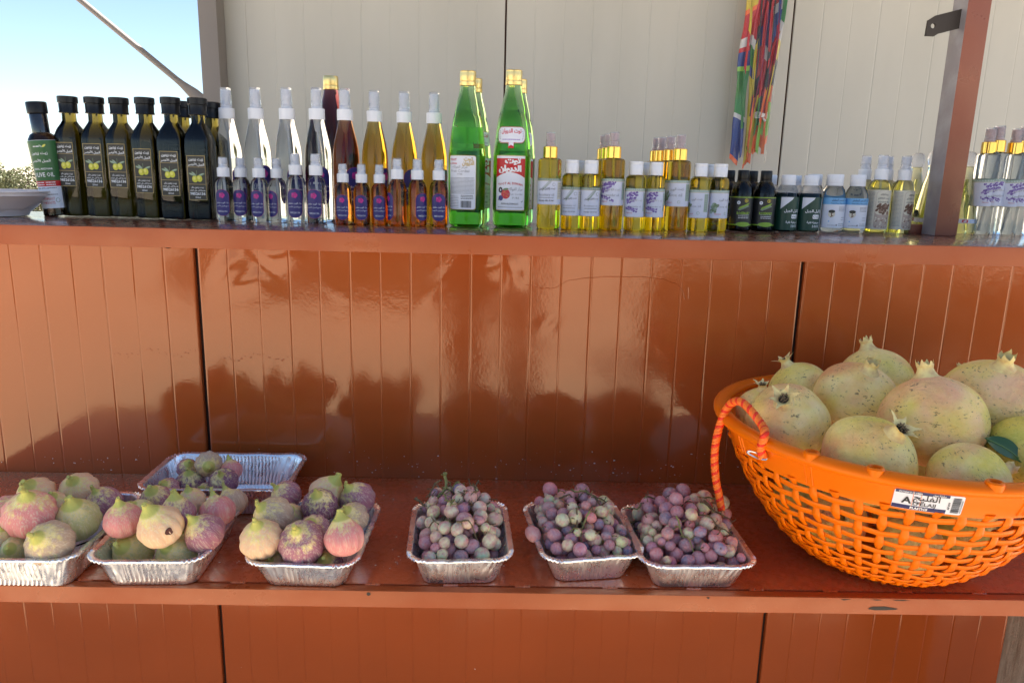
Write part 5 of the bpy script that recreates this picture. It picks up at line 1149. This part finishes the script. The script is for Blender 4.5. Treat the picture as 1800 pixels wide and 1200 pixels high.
# ---- grapes: dropped one by one onto the heap so that they rest on each other
bm_ = MB(); n1, n2 = 12, 20
bm_.lathe([(max(.002, sin(pi*i/n1)), -cos(pi*i/n1)) for i in range(n1+1)], n2); grape_me = bm_.mesh('grape', 'grape_skin', True, 180)
gcols = dict(g=[(.74, .72, .34), (.80, .70, .40), (.64, .66, .36)], p=[(.44, .17, .22), (.52, .25, .28), (.30, .13, .20)], k=[(.74, .24, .24), (.78, .40, .30)], b=[(.17, .16, .30), (.16, .12, .20)], o=[(.66, .28, .11)])
def cluster(key, label, wts, seed, top, extra, stems):
    nm, lb, (tx, ty, tz), rz, (a, bb), (at, bt), h = tray_spec[key]
    t = thing('grape_bunch', label, 'grapes', (tx, ty, ZS), (0, 0, rz), 'bunches of grapes in foil trays')
    rr = random.Random(seed); P = []
    def dome(x, y): return .012*noise.noise(Vector((x*45, y*45, seed*1.7)))+.020+.044*top*max(0, 1-(x/(at+.004))**2)*max(0, 1-((y-.012)/(bt+.006))**2)**.8+.014
    fails = 0
    while fails < 90 and len(P) < 190:
        best = None
        for _ in range(14):
            r = rr.choice([.0088, .0082, .0090, .0076, .0070, .0085])*(1 if rr.random() < .9 else .7)
            x = rr.uniform(-1, 1)*(at-.007); y = rr.uniform(-1, 1)*(bt-.007); z = .012+r
            for (X, Y, Z, Rr) in P:
                d2 = (x-X)**2+(y-Y)**2; m = (r+Rr)*.93
                if d2 < m*m: z = max(z, Z+sqrt(m*m-d2))
            lim = a-.004+(at-a)*min(1, z/h) if z < h else at-.003
            limy = bb-.004+(bt-bb)*min(1, z/h) if z < h else bt-.003
            if (abs(x) > lim-r*1.05 or abs(y) > limy-r*1.05) and z < h+r*.5: continue
            if z > dome(x, y): continue
            if best is None or z < best[2]: best = (x, y, z, r)
        if best is None: fails += 1; continue
        P.append(best)
    for px, py, wpx, yy in extra:
        c = at_y(px, py, yy); dd = (c-Vector((0, 0, CZ))).length; r = wpx/2*yy/F*1.06
        l = Matrix.Rotation(-rz, 3, 'Z') @ (c-Vector((tx, ty, ZS))); P.append((l.x, l.y, l.z, r))
    ks = list(wts)
    for i, (x, y, z, r) in enumerate(P):
        o = link('grape', grape_me, t, (x, y, z), (rr.uniform(0, 3), rr.uniform(0, 3), rr.uniform(0, 3))); e = rr.uniform(.95, 1.22)
        o.scale = (r, r, r*e); q = noise.noise(Vector((x*28, y*28, seed)))
        kk = rr.choices(ks, [wts[c] for c in ks])[0]
        if q > .25 and 'g' in wts and rr.random() < .6: kk = 'g'
        if z < .035 and rr.random() < .5: kk = 'p' if rr.random() < .6 else 'b'
        c = gcols[kk][rr.randrange(len(gcols[kk]))]; o.color = tuple(min(1, v*rr.uniform(.85, 1.15)) for v in c)+(1,)
    for sp_, mat_, r0 in stems:
        pts = []
        for px, py, yy in sp_: pts.append(Matrix.Rotation(-rz, 3, 'Z') @ (at_y(px, py, yy)-Vector((tx, ty, ZS))))
        Q = []
        for a_, c_ in zip(pts, pts[1:]):
            for q in range(4): Q.append(a_.lerp(c_, q/4)+Vector((rr.uniform(-1, 1), rr.uniform(-1, 1), rr.uniform(-1, 1)))*.0007)
        Q.append(pts[-1]); b = MB(); b.tube(Q, [r0*(1-.35*i/len(Q))*(1.5 if i == 0 else 1) for i in range(len(Q))], 6)
        # short pedicels along the stalk
        for i in range(2, len(Q)-1, 2):
            dv = Vector((rr.uniform(-1, 1), rr.uniform(-1, 1), rr.uniform(-.6, 1))).normalized()*.008; b.tube([Q[i], Q[i]+dv*.6, Q[i]+dv+Vector((0, 0, -.002))], [.0007, .0005, .0009], 4)
        b.build('stem', mat_, t)
    # side twigs winding over the heap
    tops = sorted([p for p in P if p[2] > .040], key=lambda p: -p[2])
    for k in range(9):
        if len(tops) < 8: break
        b = MB(); p0 = Vector(tops[rr.randrange(len(tops)//2)][:3]); d = Vector((rr.uniform(-1, 1), rr.uniform(-1, .3), 0)).normalized(); Q = []
        for q in range(9):
            c = p0+d*.0045*q+Vector((rr.uniform(-1, 1), rr.uniform(-1, 1), 0))*.0012; zz = max([Z+sqrt(max(0, (R_+.0012)**2-(c.x-X)**2-(c.y-Y)**2)) for X, Y, Z, R_ in P if (c.x-X)**2+(c.y-Y)**2 < (R_+.0012)**2] or [c.z-.006])
            Q.append(Vector((c.x, c.y, zz+.0006+.0012*rr.random())))
        Q = [Q[0]]+[(Q[i-1]+Q[i]*2+Q[i+1])/4 for i in range(1, 8)]+[Q[8]]
        b.tube(Q, [.0013-.00009*i for i in range(9)], 5)
        for i in (2, 4, 6):
            dv = (d.cross(Vector((0, 0, 1)))*rr.choice((-1, 1))+Vector((0, 0, .3))).normalized()*.007; b.tube([Q[i], Q[i]+dv*.6, Q[i]+dv], [.0007, .0006, .0009], 4)
        b.build('twig', 'grape_stem' if k % 3 else 'grape_stem_green', t)
    # fine pedicels spread over the heap
    b = MB()
    for (x, y, z, r) in P:
        if z > .045 and rr.random() < .5:
            d_ = Vector((rr.uniform(-1, 1), rr.uniform(-1, 1), .4)).normalized(); c = Vector((x, y, z)); b.tube([c+d_*r*.96, c+d_*(r+.004), c+d_*(r+.009)+Vector((rr.uniform(-1, 1), rr.uniform(-1, 1), 0))*.004], [.0011, .0005, .0006], 4)
    b.build('pedicel', 'grape_stem', t)['kind'] = 'stuff'
cluster('G1', 'bunch of pale green and purple grapes with an upright green stalk', dict(g=5.5, p=3, k=1.8, b=.8), 11, .98,
    [(764, 866, 17, .905), (788, 871, 21, .90), (833, 876, 26, .90), (785, 885, 25, .885), (762, 880, 18, .89)],
    [([(782, 832, .905), (784, 845, .905), (784, 858, .90), (770, 872, .895), (752, 895, .885)], 'grape_stem_green', .0022), ([(775, 842, .905), (765, 850, .905), (756, 868, .90), (750, 890, .89)], 'grape_stem', .0012),
     ([(786, 858, .90), (800, 868, .895), (815, 885, .885), (832, 905, .87)], 'grape_stem', .0014), ([(731, 875, .90), (740, 882, .895), (746, 890, .89)], 'grape_stem', .0018), ([(841, 843, .915), (836, 855, .91), (831, 866, .905)], 'grape_stem', .0008), ([(835, 905, .85), (838, 925, .84), (842, 945, .83)], 'grape_stem', .0011)])
cluster('G2', 'bunch of blushed green and orange grapes with brown stalks in the middle tray', dict(g=4.5, p=2.4, k=2.4, b=.8, o=.6), 23, .80,
    [(967, 860, 26, .93), (1023, 863, 28, .93), (989, 881, 36, .92), (1018, 876, 24, .925), (1044, 892, 32, .90), (1048, 918, 31, .88), (1032, 888, 26, .915), (965, 903, 27, .905), (937, 938, 27, .84)],
    [([(1018, 882, .905), (1014, 905, .895), (1012, 925, .885), (998, 942, .87), (990, 958, .855)], 'grape_stem', .0020), ([(980, 862, .93), (995, 868, .93), (1010, 864, .93)], 'grape_stem_green', .0022), ([(1066, 923, .88), (1092, 920, .89), (1112, 917, .90), (1130, 911, .905)], 'grape_stem', .0020), ([(1012, 925, .885), (1025, 938, .87), (1045, 955, .86)], 'grape_stem', .0010)])
cluster('G3', 'bunch of mostly purple pink grapes beside the orange rope', dict(g=3, p=4.2, k=3, b=1.2), 37, .98,
    [(1178, 869, 27, .915), (1201, 862, 25, .92), (1238, 874, 27, .91), (1269, 883, 27, .905), (1274, 903, 25, .90), (1212, 882, 24, .905), (1126, 894, 21, .91), (1140, 930, 30, .87)],
    [([(1187, 884, .90), (1183, 897, .895), (1178, 905, .89)], 'grape_stem', .0010), ([(1221, 900, .89), (1222, 915, .88), (1226, 932, .87)], 'grape_stem', .0012), ([(1136, 872, .93), (1142, 880, .925), (1150, 888, .92)], 'grape_stem_green', .0018), ([(1150, 915, .89), (1160, 930, .88), (1172, 940, .87)], 'grape_stem', .0009)])

# ================================================================ the basket
BX, BYc, BR = .4983, .8814, .2105; ZR = CZ-.2837; ZB = ZS+.001
bsk = thing('basket', 'orange woven plastic basket heaped with pomegranates, with a twisted rope handle', 'basket', (BX, BYc, ZB))
HB = ZR-ZB; RB = .045
def prad(z):
    t = max(0, min(1, z/HB)); return RB+(BR-.002-RB)*(1-(1-t)**1.1)**.45 if t > 0 else RB
zb0 = HB*.79                      # the band starts here
# horizontal strands at equal steps along the side
arc = [(prad(z), z) for z in np.linspace(.003, zb0, 200)]; cum = [0]
for p_, q_ in zip(arc, arc[1:]): cum.append(cum[-1]+math.hypot(q_[0]-p_[0], q_[1]-p_[1]))
NR, NB = 12, 50
lv = [float(np.interp(cum[-1]*(i+.35)/(NR), cum, [a_[1] for a_ in arc])) for i in range(NR)]
def side_frame(z):
    e = .001; a_ = Vector((prad(z-e), z-e)); c_ = Vector((prad(z+e), z+e)); tg = (c_-a_).normalized(); return tg, Vector((tg.y, -tg.x))
for i, z in enumerate(lv):
    b = MB(); n = NB*6; tg, nn = side_frame(z); hw_ = .0036+.0010*z/HB; R = []
    for j in range(n):
        th = 2*pi*j/n; off = .0009*sin(NB/2*th+pi*i); jit = .0002*noise.noise(Vector((th*5, i*3.3, 0))); sec = []
        for u, v_ in ((-1, -.0), (-.7, .0013), (.7, .0013), (1, 0), (.7, -.0011), (-.7, -.0011)):
            r = prad(z)+tg.x*u*hw_+nn.x*(v_+off); zz = z+jit+tg.y*u*hw_+nn.y*(v_+off); sec.append((r*cos(th), r*sin(th), zz))
        R.append(sec)
    R.append(R[0]); b.rings(R, True, False, False); b.build('horizontal_strand', 'basket_orange', bsk, True, 50)
zs = [z for z in np.linspace(.002, zb0+.004, 66)]
b = MB(); R = []
ribm = []
for par in (0, 1):
    b = MB(); R = []
    for z in zs:
        ph = np.interp(z, lv, range(NR), left=-1*(lv[0]-z)/.012 if z < lv[0] else None, right=None) if lv[0] <= z <= lv[-1] else (-(lv[0]-z)/.013 if z < lv[0] else NR-1+(z-lv[-1])/.013)
        tg, nn = side_frame(max(.003, min(z, zb0))); off = .0018*cos(pi*(ph+par+1)); wd = (.0030+.0016*z/HB)*min(1, prad(max(z, .003))/.12)*(1+.22*cos(pi*(ph+par+1))); sec = []
        for u, v_ in ((-1, 0), (-.75, .0012), (0, .0019), (.75, .0012), (1, 0), (.7, -.001), (-.7, -.001)):
            r = prad(z)+nn.x*(off+v_); zz = z+nn.y*(off+v_); sec.append((r, u*wd, zz))
        R.append(sec)
    b.rings(R); ribm.append(b.mesh('upright', 'basket_orange', True, 60))
for j in range(NB):
    link('upright_strand', ribm[j % 2], bsk, (0, 0, 0), (0, 0, 2*pi*(j+.0)/NB+pi/NB*1.0))
# base disc, band, rolled rim
b = MB(); b.lathe([(.02, .0005), (RB+.012, .0003), (RB+.022, .004), (RB+.012, .0055), (.02, .003)], 64, True, True); b.build('base', 'basket_orange', bsk)
b = MB(); n = 96
b.rings([[(r*cos(2*pi*j/n), r*sin(2*pi*j/n), z) for j in range(n)] for r, z in
    [(prad(zb0)-.0012, zb0), (prad(zb0)+.0016, zb0-.001), (prad(zb0)+.0022, zb0+.002), (prad(HB*.86)+.0022, HB*.86), (prad(HB*.97)+.0022, HB*.965), (prad(HB*.97)-.0008, HB*.97), (prad(HB*.86)-.0008, HB*.86), (prad(zb0)-.0012, zb0)]], True, False, False)
b.build('band', 'basket_orange', bsk)
b = MB(); rim = []
for a_ in range(15):
    q = RAD(-60+a_*250/14); rim.append((BR-.0005+.0088*cos(q)*1.1, HB-.0035+.0075*sin(q)))
rim = [(BR-.006, HB*.955)]+rim+[(BR-.008, HB*.955)]
b.rings([[(r*cos(2*pi*j/n), r*sin(2*pi*j/n), z) for j in range(n)] for r, z in rim], True, False, False); b.build('rim', 'basket_orange', bsk)
# bosses on the rim and small ribs on the band
for px in (1538, 1712, 1362, 1880):
    p_ = at_z(px, 832 if px < 1800 else 850, ZR); th = math.atan2(p_.y-BYc, p_.x-BX)
    b = MB(); b.lathe([(.0085, -.004), (.0088, .0030), (.0075, .0045), (.0060, .0047), (.0050, .0035), (.0048, .0020)], 20); o = b.build('rim_boss', 'basket_orange', bsk); o.location = ((BR+.001)*cos(th), (BR+.001)*sin(th), HB+.002)
b = MB()
for j in range(12):
    th = 2*pi*(j+.3)/12
    for dth in (-.018, .018):
        a_ = th+dth; R = []
        for z in (HB*.80, HB*.88, HB*.95):
            r = prad(z)+.0022; R.append([((r+q)*cos(a_+w_), (r+q)*sin(a_+w_), z) for q, w_ in ((0, -.003), (.0013, 0), (0, .003))])
        b.rings(R, False, False, False)
b.build('band_rib', 'basket_orange', bsk)['kind'] = 'stuff'
# sticker on the band
L = Lab(); w_, h_ = .0640, .0235
L.rrect(-w_/2, 0, w_/2, h_, .0022, 'ink_paper2', 0, 24); L.rect(-w_/2+.0003, .0003, w_/2-.0145, .0052, 'ink_navy', 1, 16); L.rect(-w_/2+.001, h_-.0036, w_/2-.014, h_-.0002, 'ink_navy', 1, 16)
L.text('SULTANATE OF OMAN', -.0175, h_-.0019, .0019, 'ink_white', 3, maxw=.021, bold=.03); L.text('سلطنة عمان', .0085, h_-.0019, .0022, 'ink_white', 3, maxw=.012, bold=.02)
L.text('الفليج', -.002, .0148, .0068, 'ink_black', 3, maxw=.024, bold=.01, stretch=1.5); L.text('A', -.0195, .0118, .0078, 'ink_black', 3, bold=.03, stretch=1.1); L.text('LFELAIJ', -.0030, .0086, .0042, 'ink_black', 3, maxw=.026, bold=.01, stretch=1.15)
L.text('PLASTICS', -.0070, .0027, .0027, 'ink_white', 3, maxw=.016, bold=.05); L.barcode(w_/2-.0105, .0022, w_/2-.0030, h_-.002, 'ink_black', True); L.text('AF-899', w_/2-.0132, .0105, .0022, 'ink_black', 3, rot=pi/2, bold=.02)
L.lines(w_/2-.0024, w_/2-.0010, .003, .018, 14, .0006, 'ink_grey', 3)
zc_ = HB*.80
me = L.mesh('sticker', lambda v: prad(zc_+v)+.0026)
p_ = at_y(1633, 868, .690); th = math.atan2(p_.y-BYc, p_.x-BX)
link('sticker', me, bsk, (0, 0, zc_), (0, 0, th+pi/2))
# rope handle of three twisted strands
def rope(path, rad, name, pitch=.012):
    P = []; pts = [Vector(p) for p in path]; n = len(pts)
    for i in range(n-1):
        a, b1, c, d = pts[max(0, i-1)], pts[i], pts[i+1], pts[min(n-1, i+2)]
        for q in range(10):
            f = q/10; P.append(.5*((2*b1)+(-a+c)*f+(2*a-5*b1+4*c-d)*f*f+(-a+3*b1-3*c+d)*f**3))
    P.append(pts[-1])
    # resample finely
    cum = [0]
    for a, c in zip(P, P[1:]): cum.append(cum[-1]+(c-a).length)
    T = cum[-1]; m = int(T/.0011); Q = []
    for i in range(m+1):
        s = T*i/m; k = min(len(P)-2, max(0, int(np.searchsorted(cum, s)-1))); f = (s-cum[k])/max(1e-9, cum[k+1]-cum[k]); Q.append((P[k].lerp(P[k+1], f), s))
    b = MB(); u = None; tr = [[], [], []]
    for i, (p, s) in enumerate(Q):
        d = (Q[min(m, i+1)][0]-Q[max(0, i-1)][0]).normalized()
        u = d.orthogonal().normalized() if u is None else (u-d*u.dot(d)).normalized(); v_ = d.cross(u)
        for k in range(3):
            a = 2*pi*(s/pitch+k/3); tr[k].append(p+(u*cos(a)+v_*sin(a))*rad*.5)
    for k in range(3): b.tube(tr[k], rad*.56, 7, m=0 if k else 1)
    link(name, b.mesh(name, ['rope_light', 'rope_orange']), bsk, (-BX, -BYc, -ZB))
def on_side(px, py, R_):
    d = ray(px, py); a = d.x*d.x+d.y*d.y; b_ = -(d.x*BX+d.y*BYc); c = BX*BX+BYc*BYc-R_*R_; q = b_*b_-a*c
    s_ = (-b_-sqrt(max(0, q)))/a; return Vector((0, 0, CZ))+d*s_
A_ = at_z(1346, 767, ZR+.006); B_ = at_z(1270, 724, ZR+.006); r0 = on_side(1335, 797, .2175)
mid = lambda f: A_.y+(B_.y-A_.y)*f
pr = [r0+Vector((.004, .0, -.004)), on_side(1338, 785, .2175), on_side(1344, 768, .2195)+Vector((0, 0, .003)), at_y(1340, 748, mid(.12)+.004), at_y(1318, 719, mid(.4)+.002), at_y(1302, 706, mid(.6)+.002), at_y(1288, 707, mid(.8)+.002), at_y(1276, 720, mid(.95)), at_y(1267, 742, B_.y), at_y(1260, 768, B_.y-.003), at_y(1256, 800, B_.y-.004), at_y(1258, 838, B_.y-.005), at_y(1264, 872, B_.y-.006), at_y(1268, 895, B_.y-.007)]
rope(pr, .0050, 'rope_handle')
b = MB(); c = on_side(1331, 800, .2165); Q = []
for i in range(20):
    a = 2*pi*i/20; Q.append((c.x-BX+.0110*cos(a), c.y-BYc+.004*cos(a)*-.4, c.z-ZB+.0028*sin(a)-.0035*cos(a)))
b.tube(Q, .0012, 8, closed=True); b.build('ring', 'ring_steel', bsk)

# ================================================================ pomegranates
def pom_mesh(seed):
    rr = random.Random(seed); ns, nr = 48, 28; V = []
    for i in range(nr+1):
        ph = -pi/2+pi*i/nr; r = cos(ph); z = sin(ph)*.90
        if ph > 1.15: z += .10*((ph-1.15)/.42)**2
        for j in range(ns):
            th = 2*pi*j/ns; q = 1+.018*cos(6*th+seed)*max(0, r)*.8+.05*noise.noise(Vector((cos(th)*r*1.1, sin(th)*r*1.1, z*1.1+seed*3)))
            V.append((max(r, .002)*q*cos(th), max(r, .002)*q*sin(th), z*(1+.3*(q-1))))
    Fc = [(i*ns+j, i*ns+(j+1) % ns, (i+1)*ns+(j+1) % ns, (i+1)*ns+j) for i in range(nr) for j in range(ns)]
    return mesh('pomegranate', V, Fc, 'pomegranate_skin', None, True)
def calyx_mesh(seed, ln, opn):
    """tube with six pointed sepals; opn spreads them"""
    rr = random.Random(seed); ns = 36; V = []; lo = []
    rows = [(.27, .865), (.205, .93), (.165, 1.0), (.145, 1.06), (.155, 1.05+ln*.35)]
    for r, z in rows:
        for j in range(ns): V.append((r*cos(2*pi*j/ns), r*sin(2*pi*j/ns), z))
    hs = [rr.uniform(.75, 1.2) for _ in range(6)]; sp_ = [rr.uniform(.6, 1.4) for _ in range(6)]
    for q in (.35, .7, 1.0):
        for j in range(ns):
            th = 2*pi*j/ns; k = int(j/6) % 6; loc = ((j % 6)+.0)/6; tip = 1-abs(loc-.5)*2 if True else 0
            hh = ln*q*(.35+.70*tip**.6)*hs[k]; r = .162+opn*sp_[k]*q**1.5*.20*(.3+tip); cc = th+(.5-loc)*(pi/3)*q*.55*(1-.0)
            V.append((r*cos(cc), r*sin(cc), 1.05+ln*.35+hh))
    R = len(rows)+3
    for j in range(ns): V.append((.125*cos(2*pi*j/ns), .125*sin(2*pi*j/ns), 1.05+ln*.30))
    for j in range(ns): V.append((.11*cos(2*pi*j/ns), .11*sin(2*pi*j/ns), 1.02))
    Fc = [(i*ns+j, i*ns+(j+1) % ns, (i+1)*ns+(j+1) % ns, (i+1)*ns+j) for i in range(R-1) for j in range(ns)]
    Fc += [((R)*ns+j, (R)*ns+(j+1) % ns, (4)*ns+(j+1) % ns, (4)*ns+j) for j in range(ns)]+[((R+1)*ns+j, (R+1)*ns+(j+1) % ns, R*ns+(j+1) % ns, R*ns+j) for j in range(ns)]
    return mesh('calyx', V, Fc, 'calyx_skin', None, True)
def stamen_mesh(seed):
    rr = random.Random(seed); b = MB(); b.lathe([(.12, 1.04), (.11, 1.08), (.02, 1.10)], 14, m=1)
    for i in range(46):
        a = rr.uniform(0, 6.28); r = .09*sqrt(rr.random()); x, y = r*cos(a), r*sin(a); h = rr.uniform(.03, .09); b.tube([(x, y, 1.08), (x*1.25, y*1.25, 1.08+h)], [.007, .006], 4, m=1)
        s_ = .017; c = (x*1.28, y*1.28, 1.08+h+.01); b.lathe([(s_*.6, c[2]-s_*.5), (s_, c[2]), (s_*.5, c[2]+s_*.6)], 5, m=0, cx=c[0], cy=c[1])
    return b.mesh('stamens', ['stamen', 'stamen_dark'])
pom_m = [pom_mesh(s) for s in (1, 2, 3, 4)]; cal_closed = [calyx_mesh(s, .14, .0) for s in (1, 2, 3)]; cal_open = [calyx_mesh(s, .13, .80) for s in (5, 6)]; stam = stamen_mesh(2)
YG, CR, BL = (.92, .76, .30), (1.0, .79, .38), (.97, .62, .34)
pom_lab = ['pale green pomegranate at the back left with a spread crown', 'cream pomegranate at the very top back of the heap', 'round yellow pomegranate in the left middle, black inside its crown', 'pomegranate at the left front with an open star shaped crown full of stamens', 'pomegranate mostly hidden at the left rim, only its crown high',
           'pomegranate at the front rim with an open crown facing up and dark scars', 'largest pomegranate, pink blushed, in the middle of the heap', 'pink blushed pomegranate at the back right of the heap', 'small pomegranate peeking out behind the largest and the right one', 'bright green pomegranate cut by the right edge, a leaf before it', 'pomegranate lying on its side at the front right, crown pointing right', 'small pomegranate glimpsed behind the top one']
cols_ = [YG, CR, CR, CR, YG, YG, BL, BL, YG, (.42, .46, .08), CR, YG]
opens = {0: 1, 3: 1, 4: 1, 5: 1}
PG = 'pomegranates heaped in the orange basket'
def pom(x, y, z, r, ax, col, lb, i):
    o = bpy.data.objects.new('pomegranate', pom_m[i % 4]); C.objects.link(o); o.location = (x, y, z); o.rotation_euler = axis_rot(ax, i*1.7); o.scale = (r, r, r); o.color = col+(1,)
    tag(o, lb, 'pomegranate', PG)
    cc = link('calyx', cal_open[i % 2] if i in opens else cal_closed[i % 3], o)
    cc.scale = (1.0, 1.0, 1.0)
    if i in opens: link('stamens', stam, o)
    return o
for i, (x, y, z, r, ax, ay, az) in enumerate(POM):
    o = pom(x, y, z, r, (ax, ay, az), cols_[i], pom_lab[i], i)
    if i == 9: green_pom = o
# the lower layer that shows through the weave
rr = random.Random(9)
low = [(.415, .83), (.495, .80), (.575, .84), (.45, .90), (.54, .91), (.58, .97), (.42, .975), (.50, .99), (.40, .90)]
lows = ['front left', 'front middle', 'front right', 'middle left', 'middle', 'right back', 'left back', 'back', 'far left']
for i, (x, y) in enumerate(low):
    q = math.hypot(x-BX, y-BYc); z = ZS+.046
    while z < ZS+.13 and prad(z-ZB-.030) < q+.032: z += .003
    pom(x, y, z, .036, (rr.uniform(-1, 1), rr.uniform(-1, 1), rr.uniform(0, 1)), [(.50, .12, .06), YG, (.42, .38, .10)][i % 3], 'pomegranate in the bottom layer of the basket, seen through the weave, '+lows[i], 20+i)
# the leaf
b = MB(); A = at_y(1731, 770, .765); Bp = at_y(1803, 818, .745); d = (Bp-A); ln = d.length; d.normalize(); side = d.cross(Vector((0, -.75, .6))).normalized(); nrm = side.cross(d)
R = []
for i in range(15):
    t_ = i/14; wv = .0105*sin(pi*min(1, t_*1.05)**.8)+.0003; c = A+d*ln*t_+nrm*(.006*sin(pi*t_)); R.append([tuple(c+side*wv*u+nrm*(.0022*abs(u)+0)) for u in (-1, -.5, 0, .5, 1)])
b.rings(R, False, False, False); R2 = [[tuple(Vector(p)-nrm*.0004) for p in r_] for r_ in R]; b.rings(R2, False, False, False)
lf = b.mesh('leaf', 'pom_leaf'); o = link('leaf', lf); bpy.context.view_layer.update()
o.parent = green_pom; o.matrix_parent_inverse = green_pom.matrix_world.inverted()
b = MB(); b.tube([A+d*ln*t_+nrm*(.006*sin(pi*t_)+.0004) for t_ in np.linspace(0, 1, 9)], [.0007]*9, 5); q = link('leaf_vein', b.mesh('vein', 'pom_leaf_vein'), o)

# ================================================================ the photographer behind the camera (mirrored in the glossy front)
def person():
    t = thing('person', 'person in dark clothes holding up a phone, mirrored in the glossy front', 'person', (-.02, -.36, 0))
    def skin(name, pts, edges, mat, sub=2):
        me = bpy.data.meshes.new(name); me.from_pydata([p[:3] for p in pts], edges, []); o = bpy.data.objects.new(name, me); C.objects.link(o)
        m = o.modifiers.new('s', 'SKIN'); m.use_smooth_shade = True
        for v, p in zip(me.skin_vertices[0].data, pts): v.radius = (p[3], p[4] if len(p) > 4 else p[3])
        me.skin_vertices[0].data[0].use_root = True
        o.modifiers.new('u', 'SUBSURF').levels = sub
        dg = bpy.context.evaluated_depsgraph_get(); m2 = bpy.data.meshes.new_from_object(o.evaluated_get(dg)); bpy.data.objects.remove(o)
        m2.materials.clear(); m2.materials.append(MT[mat]); m2.polygons.foreach_set('use_smooth', [True]*len(m2.polygons)); return link(name, m2, t)
    pts = [(0, 0, .95, .165, .11), (0, 0, 1.12, .15, .10), (0, 0, 1.30, .18, .11), (0, 0, 1.42, .16, .10), (0, .01, 1.50, .055), (0, .02, 1.56, .05)]
    e = [(0, 1), (1, 2), (2, 3), (3, 4), (4, 5)]
    for s in (-1, 1):
        n = len(pts); pts += [(.185*s, 0, 1.42, .062), (.25*s, .02, 1.16, .045), (.12*s, .25, 1.13, .034), (.075*s, .29, 1.15, .026)]
        e += [(3, n), (n, n+1), (n+1, n+2), (n+2, n+3)]
        n = len(pts); pts += [(.095*s, 0, .84, .085), (.10*s, .01, .48, .060), (.105*s, -.02, .10, .045), (.11*s, .10, .04, .04, .035)]; e += [(0, n), (n, n+1), (n+1, n+2), (n+2, n+3)]
    skin('body', pts, e, 'cloth_dark')
    b = MB(); b.rings([[(r*cos(2*pi*j/24), .02+ry*sin(2*pi*j/24)+dy, z) for j in range(24)] for r, ry, dy, z in [(.03, .03, .02, 1.545), (.055, .06, .02, 1.56), (.07, .085, .01, 1.61), (.076, .095, 0, 1.66), (.074, .093, 0, 1.71), (.06, .075, 0, 1.75), (.03, .04, 0, 1.775)]])
    hd = b.build('head', 'skin', t)
    b = MB(); b.rings([[(r*cos(2*pi*j/24), ry*sin(2*pi*j/24)+dy, z) for j in range(24)] for r, ry, dy, z in [(.074, .07, -.02, 1.60), (.082, .09, -.012, 1.66), (.080, .095, -.004, 1.72), (.066, .08, 0, 1.765), (.03, .04, 0, 1.79)]]); b.build('hair', 'hair', t)
    b = MB(); b.tube([(0, .115, 1.665), (0, .128, 1.64), (0, .116, 1.63)], [.008, .012, .010], 8)
    for s in (-1, 1): b.lathe([(.003, 1.662), (.009, 1.668), (.003, 1.674)], 8, cx=.028*s, cy=.10)
    b.build('face', 'skin', t)
    for s in (-1, 1):
        P = [(.075*s, .29, 1.15, .024), (.072*s, .315, 1.165, .026), (.070*s, .332, 1.178, .020)]; E = [(0, 1), (1, 2)]
        for k in range(4):
            n = len(P); P += [(.062*s, .345, 1.182+.016*(k-1.5), .0085), (.045*s, .352, 1.184+.017*(k-1.5), .008), (.030*s, .347, 1.184+.017*(k-1.5), .007)]; E += [(2, n), (n, n+1), (n+1, n+2)]
        n = len(P); P += [(.066*s, .325, 1.150, .010), (.050*s, .320, 1.155, .009), (.038*s, .322, 1.165, .008)]; E += [(1, n), (n, n+1), (n+1, n+2)]
        skin('hand', P, E, 'skin', 1)
person()
ph = MB(); v, f = bevel_box(-.076+.0, -.016, CZ-.052, .076, -.008, CZ+.022, .004, 3); ph.add(v, f); o = ph.build('phone', 'phone_black'); tag(o, 'black phone held sideways in front of the person', 'phone')
